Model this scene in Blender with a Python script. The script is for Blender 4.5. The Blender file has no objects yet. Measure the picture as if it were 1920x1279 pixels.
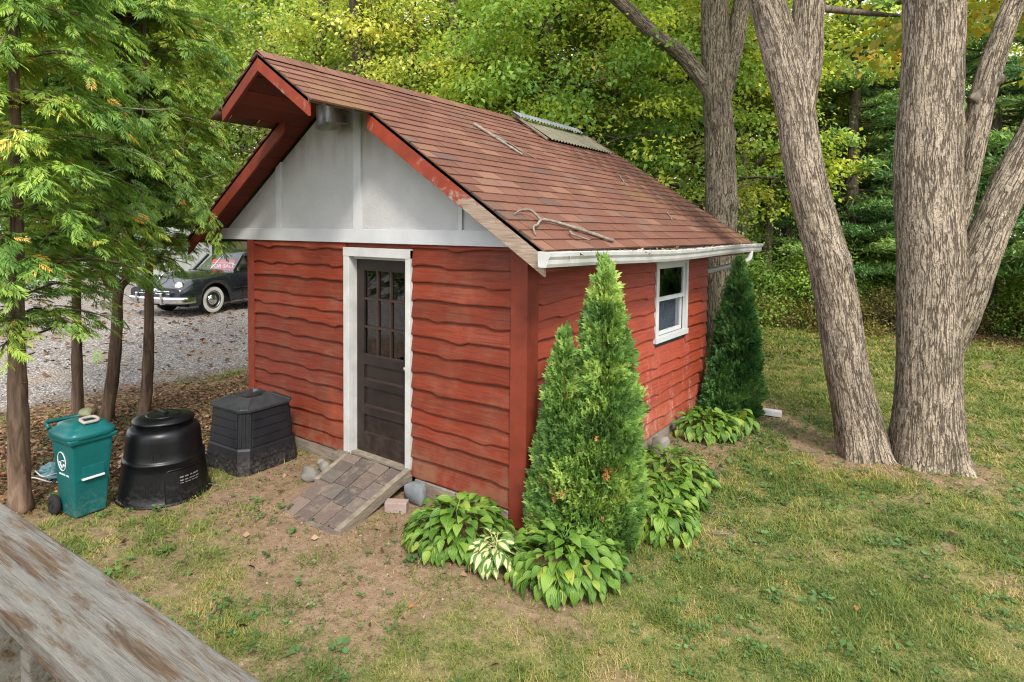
import bpy, bmesh, math, random
import numpy as np
from mathutils import Vector, Matrix

random.seed(7)
RNG = np.random.default_rng(11)
scene = bpy.context.scene
COL = scene.collection

# ------------------------------------------------------------------ camera, sky, sun, exposure
F_PX, PITCH, YAW, ROLL, PY = 1139.63, 0.0423, -0.6359, 0.0099, 481.18
CAM = Vector((2.9106, -4.1419, 2.5343))
_cy, _sy, _cp, _sp = math.cos(YAW), math.sin(YAW), math.cos(PITCH), math.sin(PITCH)
FW = Vector((_sy * _cp, _cy * _cp, -_sp))
_r = Vector((_cy, -_sy, 0)); _u = _r.cross(FW)
RT = _r * math.cos(ROLL) + _u * math.sin(ROLL)
UP = _u * math.cos(ROLL) - _r * math.sin(ROLL)
cd = bpy.data.cameras.new('camera'); cam = bpy.data.objects.new('camera', cd); COL.objects.link(cam)
cd.sensor_width = 36.0; cd.lens = 36.0 * F_PX / 1920.0
cd.shift_y = -(639.5 - PY) / 1920.0
cd.clip_start = 0.05; cd.clip_end = 2000
cam.matrix_world = Matrix(((RT.x, UP.x, -FW.x, CAM.x), (RT.y, UP.y, -FW.y, CAM.y), (RT.z, UP.z, -FW.z, CAM.z), (0, 0, 0, 1)))
scene.camera = cam

SUN_DIR = Vector((0.62, -0.52, 0.80)).normalized()
world = bpy.data.worlds.new('World'); scene.world = world; world.use_nodes = True
wn = world.node_tree.nodes; wl = world.node_tree.links; wn.clear()
sky = wn.new('ShaderNodeTexSky'); sky.sky_type = 'NISHITA'; sky.sun_disc = False
sky.sun_elevation = math.asin(SUN_DIR.z); sky.sun_rotation = math.atan2(SUN_DIR.x, SUN_DIR.y)
sky.dust_density = 3.0; sky.air_density = 1.0
hs = wn.new('ShaderNodeMix'); hs.data_type = 'RGBA'; hs.inputs['Factor'].default_value = 0.72
hs.inputs['B'].default_value = (6.1, 6.25, 6.5, 1)          # the cloud deck of an overcast day, even all round
bg = wn.new('ShaderNodeBackground'); bg.inputs['Strength'].default_value = 0.15
wo = wn.new('ShaderNodeOutputWorld')
wl.new(sky.outputs[0], hs.inputs['A']); wl.new(hs.outputs['Result'], bg.inputs['Color']); wl.new(bg.outputs[0], wo.inputs[0])

sd = bpy.data.lights.new('sun', 'SUN'); sd.energy = 1.5; sd.angle = math.radians(10); sd.color = (1.0, 0.95, 0.86)
sun = bpy.data.objects.new('sun', sd); COL.objects.link(sun)
sun.rotation_euler = (-SUN_DIR).to_track_quat('-Z', 'Y').to_euler(); sun.location = (8, -6, 14)

scene.view_settings.view_transform = 'Standard'; scene.view_settings.look = 'None'
scene.view_settings.exposure = 1.6; scene.view_settings.gamma = 1.0; scene.view_settings.use_curve_mapping = False
scene.render.engine = 'CYCLES'
scene.cycles.use_denoising = True; scene.cycles.denoising_prefilter = 'NONE'; scene.cycles.filter_width = 1.15
scene.cycles.max_bounces = 9; scene.cycles.transparent_max_bounces = 16
scene.cycles.diffuse_bounces = 6; scene.cycles.transmission_bounces = 6; scene.cycles.glossy_bounces = 3
scene.cycles.caustics_reflective = False; scene.cycles.caustics_refractive = False

# ------------------------------------------------------------------ helpers
def tag(o, label=None, cat=None, group=None, kind=None):
    if label: o['label'] = label
    if cat: o['category'] = cat
    if group: o['group'] = group
    if kind: o['kind'] = kind
    return o

def thing(name, label, cat, loc=(0, 0, 0), rz=0.0, group=None):
    o = bpy.data.objects.new(name, None); COL.objects.link(o)
    o.empty_display_size = 0.2
    o.location = loc; o.rotation_euler = (0, 0, rz)
    return tag(o, label, cat, group)

def link_mesh(name, me, mat=None, parent=None, loc=None):
    o = bpy.data.objects.new(name, me); COL.objects.link(o)
    if mat is not None and len(me.materials) == 0: me.materials.append(mat)
    if parent is not None: o.parent = parent
    if loc is not None: o.location = loc
    return o

def copy_tree(root, loc, rz=0.0, scale=None, label=None, group=None):
    r = root.copy(); COL.objects.link(r); r.location = loc; r.rotation_euler = (0, 0, rz)
    if scale is not None: r.scale = scale
    if label: r['label'] = label
    if group: r['group'] = group
    for ch in list(root.children):
        c = ch.copy(); COL.objects.link(c); c.parent = r
        for g2 in list(ch.children):
            d = g2.copy(); COL.objects.link(d); d.parent = c
    return r

def catmull(pts, n):
    P = np.asarray(pts, float); k = len(P)
    if k == 2:
        t = np.linspace(0, 1, n)[:, None]; return P[0] * (1 - t) + P[1] * t
    Q = np.vstack([2 * P[0] - P[1], P, 2 * P[-1] - P[-2]])
    T = np.linspace(0, k - 1, n); i = np.minimum(T.astype(int), k - 2); t = (T - i)[:, None]
    a, b, c, d = Q[i], Q[i + 1], Q[i + 2], Q[i + 3]
    return 0.5 * ((2 * b) + (-a + c) * t + (2 * a - 5 * b + 4 * c - d) * t ** 2 + (-a + 3 * b - 3 * c + d) * t ** 3)

class MB:
    def __init__(s): s.v = []; s.f = []; s.sm = []
    def add(s, vs, fs, smooth=False):
        b = len(s.v); s.v += [tuple(v) for v in vs]
        for f in fs: s.f.append(tuple(i + b for i in f)); s.sm.append(smooth)
        return s
    def box(s, x0, x1, y0, y1, z0, z1, M=None):
        vs = [Vector(p) for p in ((x0, y0, z0), (x1, y0, z0), (x1, y1, z0), (x0, y1, z0), (x0, y0, z1), (x1, y0, z1), (x1, y1, z1), (x0, y1, z1))]
        if M is not None: vs = [M @ v for v in vs]
        return s.add(vs, [(3, 2, 1, 0), (4, 5, 6, 7), (0, 1, 5, 4), (1, 2, 6, 5), (2, 3, 7, 6), (3, 0, 4, 7)])
    def bar(s, a, b, w, h, up=(0, 0, 1)):
        a = Vector(a); b = Vector(b); d = (b - a).normalized(); sd_ = d.cross(Vector(up)).normalized(); uu = sd_.cross(d)
        vs = []
        for p in (a, b):
            for (i, j) in ((-1, -1), (1, -1), (1, 1), (-1, 1)): vs.append(p + sd_ * (w / 2 * i) + uu * (h / 2 * j))
        return s.add(vs, [(3, 2, 1, 0), (4, 5, 6, 7), (0, 1, 5, 4), (1, 2, 6, 5), (2, 3, 7, 6), (3, 0, 4, 7)])
    def prism(s, pts, off):
        pts = [Vector(p) for p in pts]; off = Vector(off); n = len(pts)
        vs = pts + [p + off for p in pts]
        return s.add(vs, [tuple(range(n))[::-1], tuple(range(n, 2 * n))] + [(i, (i + 1) % n, n + (i + 1) % n, n + i) for i in range(n)])
    def tube(s, path, radii, n=8, cap=True, closed=False):
        P = [Vector(p) for p in path]; m = len(P)
        if not hasattr(radii, '__len__'): radii = [radii] * m
        d = (P[1] - P[0]).normalized(); ref = Vector((0, 0, 1)) if abs(d.z) < 0.9 else Vector((1, 0, 0))
        x = d.cross(ref).normalized(); vs = []
        for i in range(m):
            if closed: t = (P[(i + 1) % m] - P[i - 1])
            else: t = (P[min(i + 1, m - 1)] - P[max(i - 1, 0)])
            t = t.normalized(); x = (x - t * x.dot(t)).normalized(); y = t.cross(x)
            for k in range(n):
                a = 2 * math.pi * k / n; vs.append(P[i] + (x * math.cos(a) + y * math.sin(a)) * radii[i])
        fs = []
        for i in range(m if closed else m - 1):
            j = (i + 1) % m
            for k in range(n): fs.append((i * n + k, i * n + (k + 1) % n, j * n + (k + 1) % n, j * n + k))
        s.add(vs, fs, True)
        if cap and not closed:
            b = len(s.v) - len(vs)
            s.f.append(tuple(b + k for k in range(n))[::-1]); s.sm.append(False)
            s.f.append(tuple(b + (m - 1) * n + k for k in range(n))); s.sm.append(False)
        return s
    def lathe(s, prof, n=32, M=None, sx=1.0, sy=1.0):
        vs = []; m = len(prof)
        for (r, z) in prof:
            for k in range(n):
                a = 2 * math.pi * k / n; v = Vector((r * math.cos(a) * sx, r * math.sin(a) * sy, z))
                vs.append(M @ v if M is not None else v)
        fs = [(i * n + k, i * n + (k + 1) % n, (i + 1) * n + (k + 1) % n, (i + 1) * n + k) for i in range(m - 1) for k in range(n)]
        return s.add(vs, fs, True)
    def disc(s, c, nrm, r, n=24, rx=None):
        c = Vector(c); nrm = Vector(nrm).normalized(); ref = Vector((0, 0, 1)) if abs(nrm.z) < .9 else Vector((1, 0, 0))
        x = nrm.cross(ref).normalized(); y = nrm.cross(x)
        return s.add([c + x * ((rx or r) * math.cos(2 * math.pi * k / n)) + y * (r * math.sin(2 * math.pi * k / n)) for k in range(n)], [tuple(range(n))])
    def mesh(s, name, bevel=0.0, seg=2):
        me = bpy.data.meshes.new(name); me.from_pydata(s.v, [], s.f)
        me.polygons.foreach_set('use_smooth', s.sm)
        if bevel > 0:
            bm = bmesh.new(); bm.from_mesh(me)
            bmesh.ops.remove_doubles(bm, verts=bm.verts, dist=1e-5)
            es = [e for e in bm.edges if len(e.link_faces) == 2 and e.calc_face_angle(0) > 0.6]
            bmesh.ops.bevel(bm, geom=es, offset=bevel, segments=seg, profile=0.6, affect='EDGES', clamp_overlap=True)
            bmesh.ops.recalc_face_normals(bm, faces=bm.faces)
            bm.to_mesh(me); bm.free()
        else:
            bm = bmesh.new(); bm.from_mesh(me); bmesh.ops.recalc_face_normals(bm, faces=bm.faces); bm.to_mesh(me); bm.free()
        me.update(); return me
    def build(s, name, mat, parent=None, bevel=0.0, loc=None, seg=2):
        return link_mesh(name, s.mesh(name, bevel, seg), mat, parent, loc)

def np_mesh(name, V, F, attrs=None, smooth=False):
    """V (n,3), F (m,k) - all faces of one size; attrs: name -> (n,) floats or (n,3) vectors"""
    me = bpy.data.meshes.new(name); V = np.ascontiguousarray(V, np.float32); F = np.ascontiguousarray(F, np.int32)
    m, k = F.shape
    me.vertices.add(len(V)); me.vertices.foreach_set('co', V.ravel())
    me.loops.add(m * k); me.loops.foreach_set('vertex_index', F.ravel())
    me.polygons.add(m); me.polygons.foreach_set('loop_start', np.arange(0, m * k, k, dtype=np.int32))
    me.polygons.foreach_set('loop_total', np.full(m, k, np.int32))
    if smooth: me.polygons.foreach_set('use_smooth', np.ones(m, bool))
    for n_, a in (attrs or {}).items():
        a = np.ascontiguousarray(a, np.float32)
        if a.ndim == 1: at = me.attributes.new(n_, 'FLOAT', 'POINT'); at.data.foreach_set('value', a)
        else: at = me.attributes.new(n_, 'FLOAT_VECTOR', 'POINT'); at.data.foreach_set('vector', a.ravel())
    me.update(calc_edges=True); me.validate(); return me

def _h(ix, iy, iz, seed):
    h = (ix.astype(np.int64) * 374761393 + iy.astype(np.int64) * 668265263 + iz.astype(np.int64) * 1440662683 + seed * 974634777) & 0xffffffff
    h = ((h ^ (h >> 13)) * 1274126177) & 0xffffffff
    h = h ^ (h >> 16)
    return (h & 0xffffff) / float(0xffffff) * 2 - 1

def vnoise(P, seed=0):
    P = np.asarray(P, float); i = np.floor(P).astype(np.int64); f = P - i; f = f * f * f * (f * (f * 6 - 15) + 10)
    r = 0
    for dx in (0, 1):
        wx = f[:, 0] if dx else 1 - f[:, 0]
        for dy in (0, 1):
            wy = f[:, 1] if dy else 1 - f[:, 1]
            for dz in (0, 1):
                wz = f[:, 2] if dz else 1 - f[:, 2]
                r = r + _h(i[:, 0] + dx, i[:, 1] + dy, i[:, 2] + dz, seed) * wx * wy * wz
    return r

def fbm2(x, y, s, seed=0, o=4):
    r = 0; a = 1.0; t = 0
    for k in range(o):
        r = r + a * vnoise(np.stack([x * s + 17.3 * k, y * s - 9.1 * k, np.full_like(x, 3.7 * k + seed)], 1), seed); t += a; a *= .5; s *= 2.1
    return r / t

def smooth(a, b, x):
    t = np.clip((x - a) / (b - a), 0, 1); return t * t * (3 - 2 * t)

# ------------------------------------------------------------------ materials
class NT:
    def __init__(s, name):
        s.m = bpy.data.materials.new(name); s.m.use_nodes = True; s.t = s.m.node_tree; s.n = s.t.nodes; s.l = s.t.links; s.n.clear()
        s.out = s.n.new('ShaderNodeOutputMaterial')
    def new(s, t, **k):
        n = s.n.new(t)
        for a, b in k.items(): setattr(n, a, b)
        return n
    def put(s, sock, v):
        if isinstance(v, bpy.types.NodeSocket): s.l.new(v, sock)
        elif isinstance(v, (tuple, list)) and len(v) == 3 and sock.type == 'RGBA': sock.default_value = (*v, 1)
        else: sock.default_value = v
    def coord(s, kind='Object', scale=(1, 1, 1)):
        if kind.startswith('@'):
            a = s.new('ShaderNodeAttribute', attribute_name=kind[1:]); o = a.outputs['Vector']
        else:
            c = s.new('ShaderNodeTexCoord'); o = c.outputs[kind]
        mp = s.new('ShaderNodeMapping'); mp.inputs['Scale'].default_value = scale; s.l.new(o, mp.inputs[0]); return mp.outputs[0]
    def geo_pos(s, scale=(1, 1, 1)):
        g_ = s.new('ShaderNodeNewGeometry'); mp = s.new('ShaderNodeMapping'); mp.inputs['Scale'].default_value = scale
        s.l.new(g_.outputs['Position'], mp.inputs[0]); return mp.outputs[0]
    def noise(s, vec, scale=5, detail=5, rough=.55, dist=0.0):
        n = s.new('ShaderNodeTexNoise'); s.put(n.inputs['Vector'], vec); n.inputs['Scale'].default_value = scale
        n.inputs['Detail'].default_value = detail; n.inputs['Roughness'].default_value = rough; n.inputs['Distortion'].default_value = dist; return n.outputs['Fac']
    def voro(s, vec, scale=5, feature='F1', out='Distance'):
        n = s.new('ShaderNodeTexVoronoi', feature=feature); s.put(n.inputs['Vector'], vec); n.inputs['Scale'].default_value = scale; return n.outputs[out]
    def ramp(s, fac, stops):
        r = s.new('ShaderNodeValToRGB'); e = r.color_ramp.elements
        while len(e) < len(stops): e.new(0.5)
        for el, (p, c) in zip(e, stops): el.position = p; el.color = (*c, 1) if len(c) == 3 else c
        s.put(r.inputs[0], fac); return r.outputs[0]
    def mix(s, f, a, b, mode='MIX'):
        n = s.new('ShaderNodeMix', data_type='RGBA', blend_type=mode); s.put(n.inputs['Factor'], f); s.put(n.inputs['A'], a); s.put(n.inputs['B'], b); return n.outputs['Result']
    def math(s, op, a, b=0.5, c=None, clamp=False):
        n = s.new('ShaderNodeMath', operation=op, use_clamp=clamp); s.put(n.inputs[0], a); s.put(n.inputs[1], b)
        if c is not None: s.put(n.inputs[2], c)
        return n.outputs[0]
    def step(s, x, a, b):
        n = s.new('ShaderNodeMapRange', interpolation_type='SMOOTHSTEP'); s.put(n.inputs['Value'], x)
        n.inputs['From Min'].default_value = a; n.inputs['From Max'].default_value = b; return n.outputs[0]
    def attr(s, name): return s.new('ShaderNodeAttribute', attribute_name=name).outputs['Fac']
    def rand(s): return s.new('ShaderNodeObjectInfo').outputs['Random']
    def bump(s, h, strength=.3, dist=.01, normal=None):
        n = s.new('ShaderNodeBump'); n.inputs['Strength'].default_value = strength; n.inputs['Distance'].default_value = dist
        s.put(n.inputs['Height'], h)
        if normal is not None: s.l.new(normal, n.inputs['Normal'])
        return n.outputs[0]
    def bsdf(s, color, rough=.7, normal=None, spec=.35, metal=0.0, **kw):
        b = s.new('ShaderNodeBsdfPrincipled'); s.put(b.inputs['Base Color'], color); s.put(b.inputs['Roughness'], rough)
        b.inputs['Specular IOR Level'].default_value = spec; b.inputs['Metallic'].default_value = metal
        for k, v in kw.items(): s.put(b.inputs[k], v)
        if normal is not None: s.l.new(normal, b.inputs['Normal'])
        s.l.new(b.outputs[0], s.out.inputs[0]); return b
    def value(s, col, lo, hi, r):   # multiply brightness by lo..hi following r
        return s.mix(1.0, col, s.ramp(r, [(0, (lo,) * 3), (1, (hi,) * 3)]), 'MULTIPLY')

def simple(name, c1, c2, scale=6, rough=.7, bump=.15, bscale=40, spec=.35, metal=0, coord='Object', stretch=(1, 1, 1), rlo=1, rhi=1, dist=.004):
    t = NT(name); v = t.coord(coord, stretch); n = t.noise(v, scale, 6, .6); col = t.ramp(n, [(.3, c1), (.7, c2)])
    if rlo != rhi: col = t.value(col, rlo, rhi, t.rand())
    t.bsdf(col, t.ramp(n, [(.3, (max(rough - .08, .03),) * 3), (.7, (min(rough + .1, 1),) * 3)]), t.bump(t.noise(v, bscale, 5), bump, dist), spec, metal); return t.m

M = {}
def mk_siding():
    t = NT('red_stained_siding'); v = t.coord('Object', (1.3, 1.3, 22)); wpos = t.geo_pos()
    g1 = t.noise(v, 2.2, 8, .62, .8); g2 = t.noise(t.coord('Object', (3, 3, 90)), 3, 4, .6)
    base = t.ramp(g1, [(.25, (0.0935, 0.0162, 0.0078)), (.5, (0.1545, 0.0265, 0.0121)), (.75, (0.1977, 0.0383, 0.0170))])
    base = t.mix(t.math('MULTIPLY', g2, .35), base, (0.1222, 0.0192, 0.0092))
    base = t.mix(t.step(t.noise(wpos, 2.1, 6, .7), .42, .7), base, t.ramp(g1, [(.3, (.10, .030, .018)), (.7, (.20, .062, .036))])); blot = t.noise(wpos, 1.1, 4, .6); base = t.mix(t.step(blot, .56, .78), base, (0.2589, 0.0552, 0.0256))
    base = t.value(base, .80, 1.14, t.rand()); base = t.mix(t.math('MULTIPLY', t.step(t.noise(t.geo_pos((1.2, 1.2, 4)), 2.4, 5, .65), .52, .72), .45), base, (.085, .022, .014))
    z = t.new('ShaderNodeSeparateXYZ'); t.l.new(wpos, z.inputs[0])
    low = t.math('MULTIPLY', t.math('SUBTRACT', 1, t.step(z.outputs[2], .05, .62)), t.step(t.noise(wpos, 5, 5, .65), .36, .62))
    base = t.mix(t.math('MULTIPLY', low, .6), base, (0.1941, 0.1177, 0.0711))
    fleck = t.step(t.noise(t.coord('Object', (9, 9, 30)), 5, 5, .7), .68, .76)
    base = t.mix(t.math('MULTIPLY', fleck, .4), base, (0.3235, 0.2207, 0.1777))
    h = t.math('ADD', g1, t.math('MULTIPLY', g2, .5))
    t.bsdf(base, t.ramp(g1, [(0, (.62,) * 3), (1, (.45,) * 3)]), t.bump(h, .5, .005), .16); return t.m
def mk_siding_side():
    t = NT('weathered_red_siding'); v = t.coord('Object', (1.3, 1.3, 22)); wpos = t.geo_pos()
    g1 = t.noise(v, 2.2, 8, .62, .8); g2 = t.noise(t.coord('Object', (3, 3, 90)), 3, 4, .6)
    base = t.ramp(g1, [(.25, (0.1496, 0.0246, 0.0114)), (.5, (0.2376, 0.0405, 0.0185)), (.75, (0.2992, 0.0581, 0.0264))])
    base = t.value(base, .85, 1.2, t.rand())
    run = t.noise(t.geo_pos((1, 3.2, .35)), 2.0, 4, .6); fine = t.noise(wpos, 26, 5, .7)
    z = t.new('ShaderNodeSeparateXYZ'); t.l.new(wpos, z.inputs[0])
    zz = t.math('SUBTRACT', 1, t.step(z.outputs[2], .2, 1.5))
    pale = t.math('MULTIPLY', t.math('MULTIPLY', t.step(run, .5, .68), t.step(fine, .38, .66)), zz)
    base = t.mix(t.math('MULTIPLY', pale, .75), base, (0.4840, 0.3520, 0.3168))
    low = t.math('MULTIPLY', t.math('SUBTRACT', 1, t.step(z.outputs[2], .1, .6)), t.step(t.noise(wpos, 5, 5, .65), .36, .62))
    base = t.mix(t.math('MULTIPLY', low, .55), base, (0.3168, 0.1672, 0.1056))
    t.bsdf(base, .58, t.bump(t.math('ADD', g1, t.math('MULTIPLY', g2, .5)), .35, .004), .3); return t.m
def mk_peel(name, amount, red=(.22, .034, .015)):
    t = NT(name); v = t.coord('Object', (1, 1, 1)); w = t.geo_pos()
    gr = t.noise(t.coord('Generated', (3, 3, 30)), 3, 6, .6, .5)
    wood = t.ramp(gr, [(.3, (.15, .10, .065)), (.7, (.32, .25, .19))])
    rc = t.ramp(t.noise(w, 4, 5), [(.3, tuple(.7 * c for c in red)), (.7, tuple(1.25 * c for c in red))])
    pn = t.noise(w, 7, 7, .68, .4)
    z = t.new('ShaderNodeSeparateXYZ'); t.l.new(w, z.inputs[0])
    lowz = t.math('SUBTRACT', 1, t.step(z.outputs[2], 2.3, 3.15)) if amount > .5 else .0
    msk = t.step(t.math('ADD', pn, t.math('MULTIPLY', lowz, .30)), .72 - .17 * amount, .80 - .12 * amount)
    c = t.mix(msk, rc, wood)
    t.bsdf(c, .6, t.bump(t.math('ADD', gr, t.math('MULTIPLY', msk, -.8)), .4, .004), .3); return t.m
def mk_shingle():
    t = NT('brown_asphalt_shingle'); w = t.geo_pos()
    r = t.math('FRACT', t.math('ADD', t.rand(), t.attr('v')), 0)
    base = t.ramp(r, [(0, (0.1098, 0.0496, 0.0322)), (.35, (0.1515, 0.0677, 0.0437)), (.7, (0.1325, 0.0563, 0.0368)), (.88, (0.1893, 0.0949, 0.0612)), (1, (0.0947, 0.0545, 0.0455))])
    big = t.noise(w, .9, 4, .6); base = t.mix(t.step(big, .5, .78), base, (0.1628, 0.0923, 0.0437))
    gran = t.noise(w, 260, 2, .6); base = t.mix(1.0, base, t.ramp(gran, [(.25, (0.4164, 0.4130, 0.4378)), (.5, (1, 1, 1)), (.78, (0.8413, 0.9178, 0.9729))]), 'MULTIPLY')
    st = t.step(t.noise(w, 3.1, 6, .7), .58, .8); base = t.mix(t.math('MULTIPLY', st, .45), base, (0.0642, 0.0414, 0.0350))
    t.bsdf(base, .92, t.bump(gran, .5, .003), .2); return t.m
def mk_bark(name, dark, light, fur=True):
    t = NT(name)
    if fur:
        def furrow(sc_, seed, w):
            mp = t.coord('@bark', sc_); n_ = t.noise(mp, 1.0, 3, .5, .35); return t.step(t.math('ABSOLUTE', t.math('SUBTRACT', n_, .5), 0), .0, w)
        f1 = furrow((27, 27, 9), 0, .050); f2 = furrow((50, 50, 22), 1, .034); f3 = furrow((22, 22, 90), 2, .02)
        f = t.math('MULTIPLY', f1, t.math('ADD', .45, t.math('MULTIPLY', f2, .55))); f = t.math('MULTIPLY', f, t.math('ADD', .72, t.math('MULTIPLY', f3, .28)))
        fine = t.noise(t.coord('@bark', (80, 80, 120)), 1.0, 5, .7, .5); med = t.noise(t.coord('@bark', (5, 5, 4)), 1.0, 5, .6)
        c = t.ramp(t.math('ADD', t.math('MULTIPLY', f, .85), t.math('MULTIPLY', t.math('SUBTRACT', fine, .5), .55)), [(.03, dark), (.38, tuple(.45 * a + .55 * b for a, b in zip(light, dark))), (.66, light), (1, tuple(min(1.4 * a, .8) for a in light))])
        nb = t.bump(t.math('ADD', f, t.math('MULTIPLY', fine, .35)), 1.0, .022)
    else:
        fine = t.noise(t.coord('Object', (1, 1, .22)), 30, 6, .68, .6); med = t.noise(t.coord('Object', (1, 1, .22)), 7, 5, .6)
        vo = t.noise(t.coord('Object', (1, 1, .16)), 16, 5, .6, .8)
        c = t.ramp(vo, [(.3, dark), (.5, tuple(.6 * a for a in light)), (.68, light)]); nb = t.bump(t.math('ADD', fine, vo), .8, .012)
    gr = t.noise(t.geo_pos(), 1.6, 4, .6); c = t.mix(t.math('MULTIPLY', t.step(gr, .5, .75), .4), c, tuple(.5 * a * k for a, k in zip(light, (1, 1.02, .7))))
    c = t.mix(1.0, c, t.ramp(med, [(.3, (.7, .7, .7)), (.7, (1.22, 1.22, 1.22))]), 'MULTIPLY')
    if fur:
        zz = t.new('ShaderNodeSeparateXYZ'); t.l.new(t.geo_pos(), zz.inputs[0]); ms = t.math('MULTIPLY', t.math('SUBTRACT', 1, t.step(zz.outputs[2], .15, 1.5)), t.step(t.noise(t.geo_pos(), 4.5, 6, .7), .52, .66)); c = t.mix(t.math('MULTIPLY', ms, .6), c, (.055, .055, .018))
    t.bsdf(c, .92, nb, .15); return t.m
def mk_leaf(name, stops, trans=.45, tint=(1.25, 1.2, .55), rough=.55, jit=(.8, 1.2), gloss=.25):
    t = NT(name); c = t.ramp(t.attr('v'), stops); c = t.value(c, jit[0], jit[1], t.rand())
    d = t.new('ShaderNodeBsdfPrincipled'); t.put(d.inputs['Base Color'], c); d.inputs['Roughness'].default_value = rough; d.inputs['Specular IOR Level'].default_value = gloss
    tr = t.new('ShaderNodeBsdfTranslucent'); t.put(tr.inputs[0], t.mix(1.0, c, tint, 'MULTIPLY'))
    mx = t.new('ShaderNodeMixShader'); mx.inputs[0].default_value = trans
    t.l.new(d.outputs[0], mx.inputs[1]); t.l.new(tr.outputs[0], mx.inputs[2]); t.l.new(mx.outputs[0], t.out.inputs[0]); return t.m
def mk_glass(name, tint=(.75, .8, .8), refl=.07):
    t = NT(name); tr = t.new('ShaderNodeBsdfTransparent'); tr.inputs[0].default_value = (*tint, 1)
    gl = t.new('ShaderNodeBsdfGlossy'); gl.inputs['Roughness'].default_value = .02; gl.inputs[0].default_value = (.95, .95, .95, 1)
    fr = t.new('ShaderNodeFresnel'); fr.inputs[0].default_value = 1.5
    ge = t.new('ShaderNodeNewGeometry'); front = t.math('SUBTRACT', 1.0, ge.outputs['Backfacing'])   # light leaving a pane is not reflected back inside it
    mx = t.new('ShaderNodeMixShader'); t.l.new(t.math('MULTIPLY', t.math('ADD', fr.outputs[0], refl), front), mx.inputs[0])
    t.l.new(tr.outputs[0], mx.inputs[1]); t.l.new(gl.outputs[0], mx.inputs[2]); t.l.new(mx.outputs[0], t.out.inputs[0]); return t.m
def mk_gable():
    t = NT('grey_trowelled_panel'); w = t.geo_pos(); a = t.noise(t.geo_pos((1, 1, .8)), 6, 3, .5, 3.0); b = t.noise(w, 2.2, 5, .6)
    c = t.ramp(b, [(.3, (.335, .333, .330)), (.55, (.375, .372, .368)), (.75, (.405, .402, .397))])
    z = t.new('ShaderNodeSeparateXYZ'); t.l.new(w, z.inputs[0])
    stain = t.math('MULTIPLY', t.step(z.outputs[2], 3.0, 3.6), t.step(t.noise(t.geo_pos((3, 1, .7)), 3, 5, .6), .42, .6))
    c = t.mix(t.math('MULTIPLY', stain, .5), c, (.26, .22, .17))
    ridge = t.math('ABSOLUTE', t.math('SUBTRACT', a, .5), 0)
    h = t.step(ridge, .0, .05)
    t.bsdf(c, .65, t.bump(t.math('ADD', t.math('MULTIPLY', h, -1.0), t.math('MULTIPLY', a, .8)), .38, .005), .35); return t.m
def mk_rail():
    t = NT('weathered_grey_timber'); v = t.coord('Object', (1, 1, 1))
    grain = t.noise(t.coord('Object', (1.5, 34, 34)), 3.2, 10, .72, .7); fine = t.noise(t.coord('Object', (9, 230, 230)), 3, 5, .7)
    grey = t.ramp(grain, [(.25, (0.076, 0.071, 0.060)), (.5, (0.127, 0.120, 0.103)), (.75, (0.169, 0.162, 0.140))])
    brown = t.ramp(grain, [(.3, (0.027, 0.016, 0.007)), (.5, (0.073, 0.045, 0.024)), (.68, (0.151, 0.123, 0.086))])
    patch = t.step(t.noise(t.coord('Object', (1.6, 13, 13)), 2.4, 8, .72, .6), .47, .62)
    c = t.mix(patch, grey, brown)
    crack = t.math('ABSOLUTE', t.math('SUBTRACT', t.noise(t.coord('Object', (2.2, 3.2, 3)), 1.6, 6, .6, .3), .5), 0)
    ck = t.math('SUBTRACT', 1, t.step(crack, .0, .007))
    pass
    c = t.mix(t.math('MULTIPLY', t.step(t.noise(v, 17, 6, .7), .6, .75), .4), c, (0.151, 0.147, 0.123))
    tx = t.math('ABSOLUTE', t.math('SUBTRACT', t.noise(t.coord('Object', (1, .25, .01)), 2.9, 1, .5, .15), .5), 0); c = t.mix(t.math('MULTIPLY', t.math('SUBTRACT', 1, t.step(tx, .0, .005)), .0), c, (.26, .245, .215))
    c = t.value(c, .35, 1.65, fine); split = t.step(t.noise(t.coord('Object', (.6, 60, 60)), 3, 3, .5, .3), .66, .70); c = t.mix(t.math('MULTIPLY', split, .7), c, (.03, .024, .017))
    knot = t.voro(t.coord('Object', (1, 2, 2)), 2.1); c = t.mix(t.math('SUBTRACT', 1, t.step(knot, .025, .05)), c, (0.039, 0.023, 0.011))
    t.bsdf(c, .8, t.bump(t.math('ADD', grain, t.math('ADD', t.math('MULTIPLY', fine, .4), t.math('MULTIPLY', ck, -.0))), .7, .006), .25); return t.m
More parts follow.
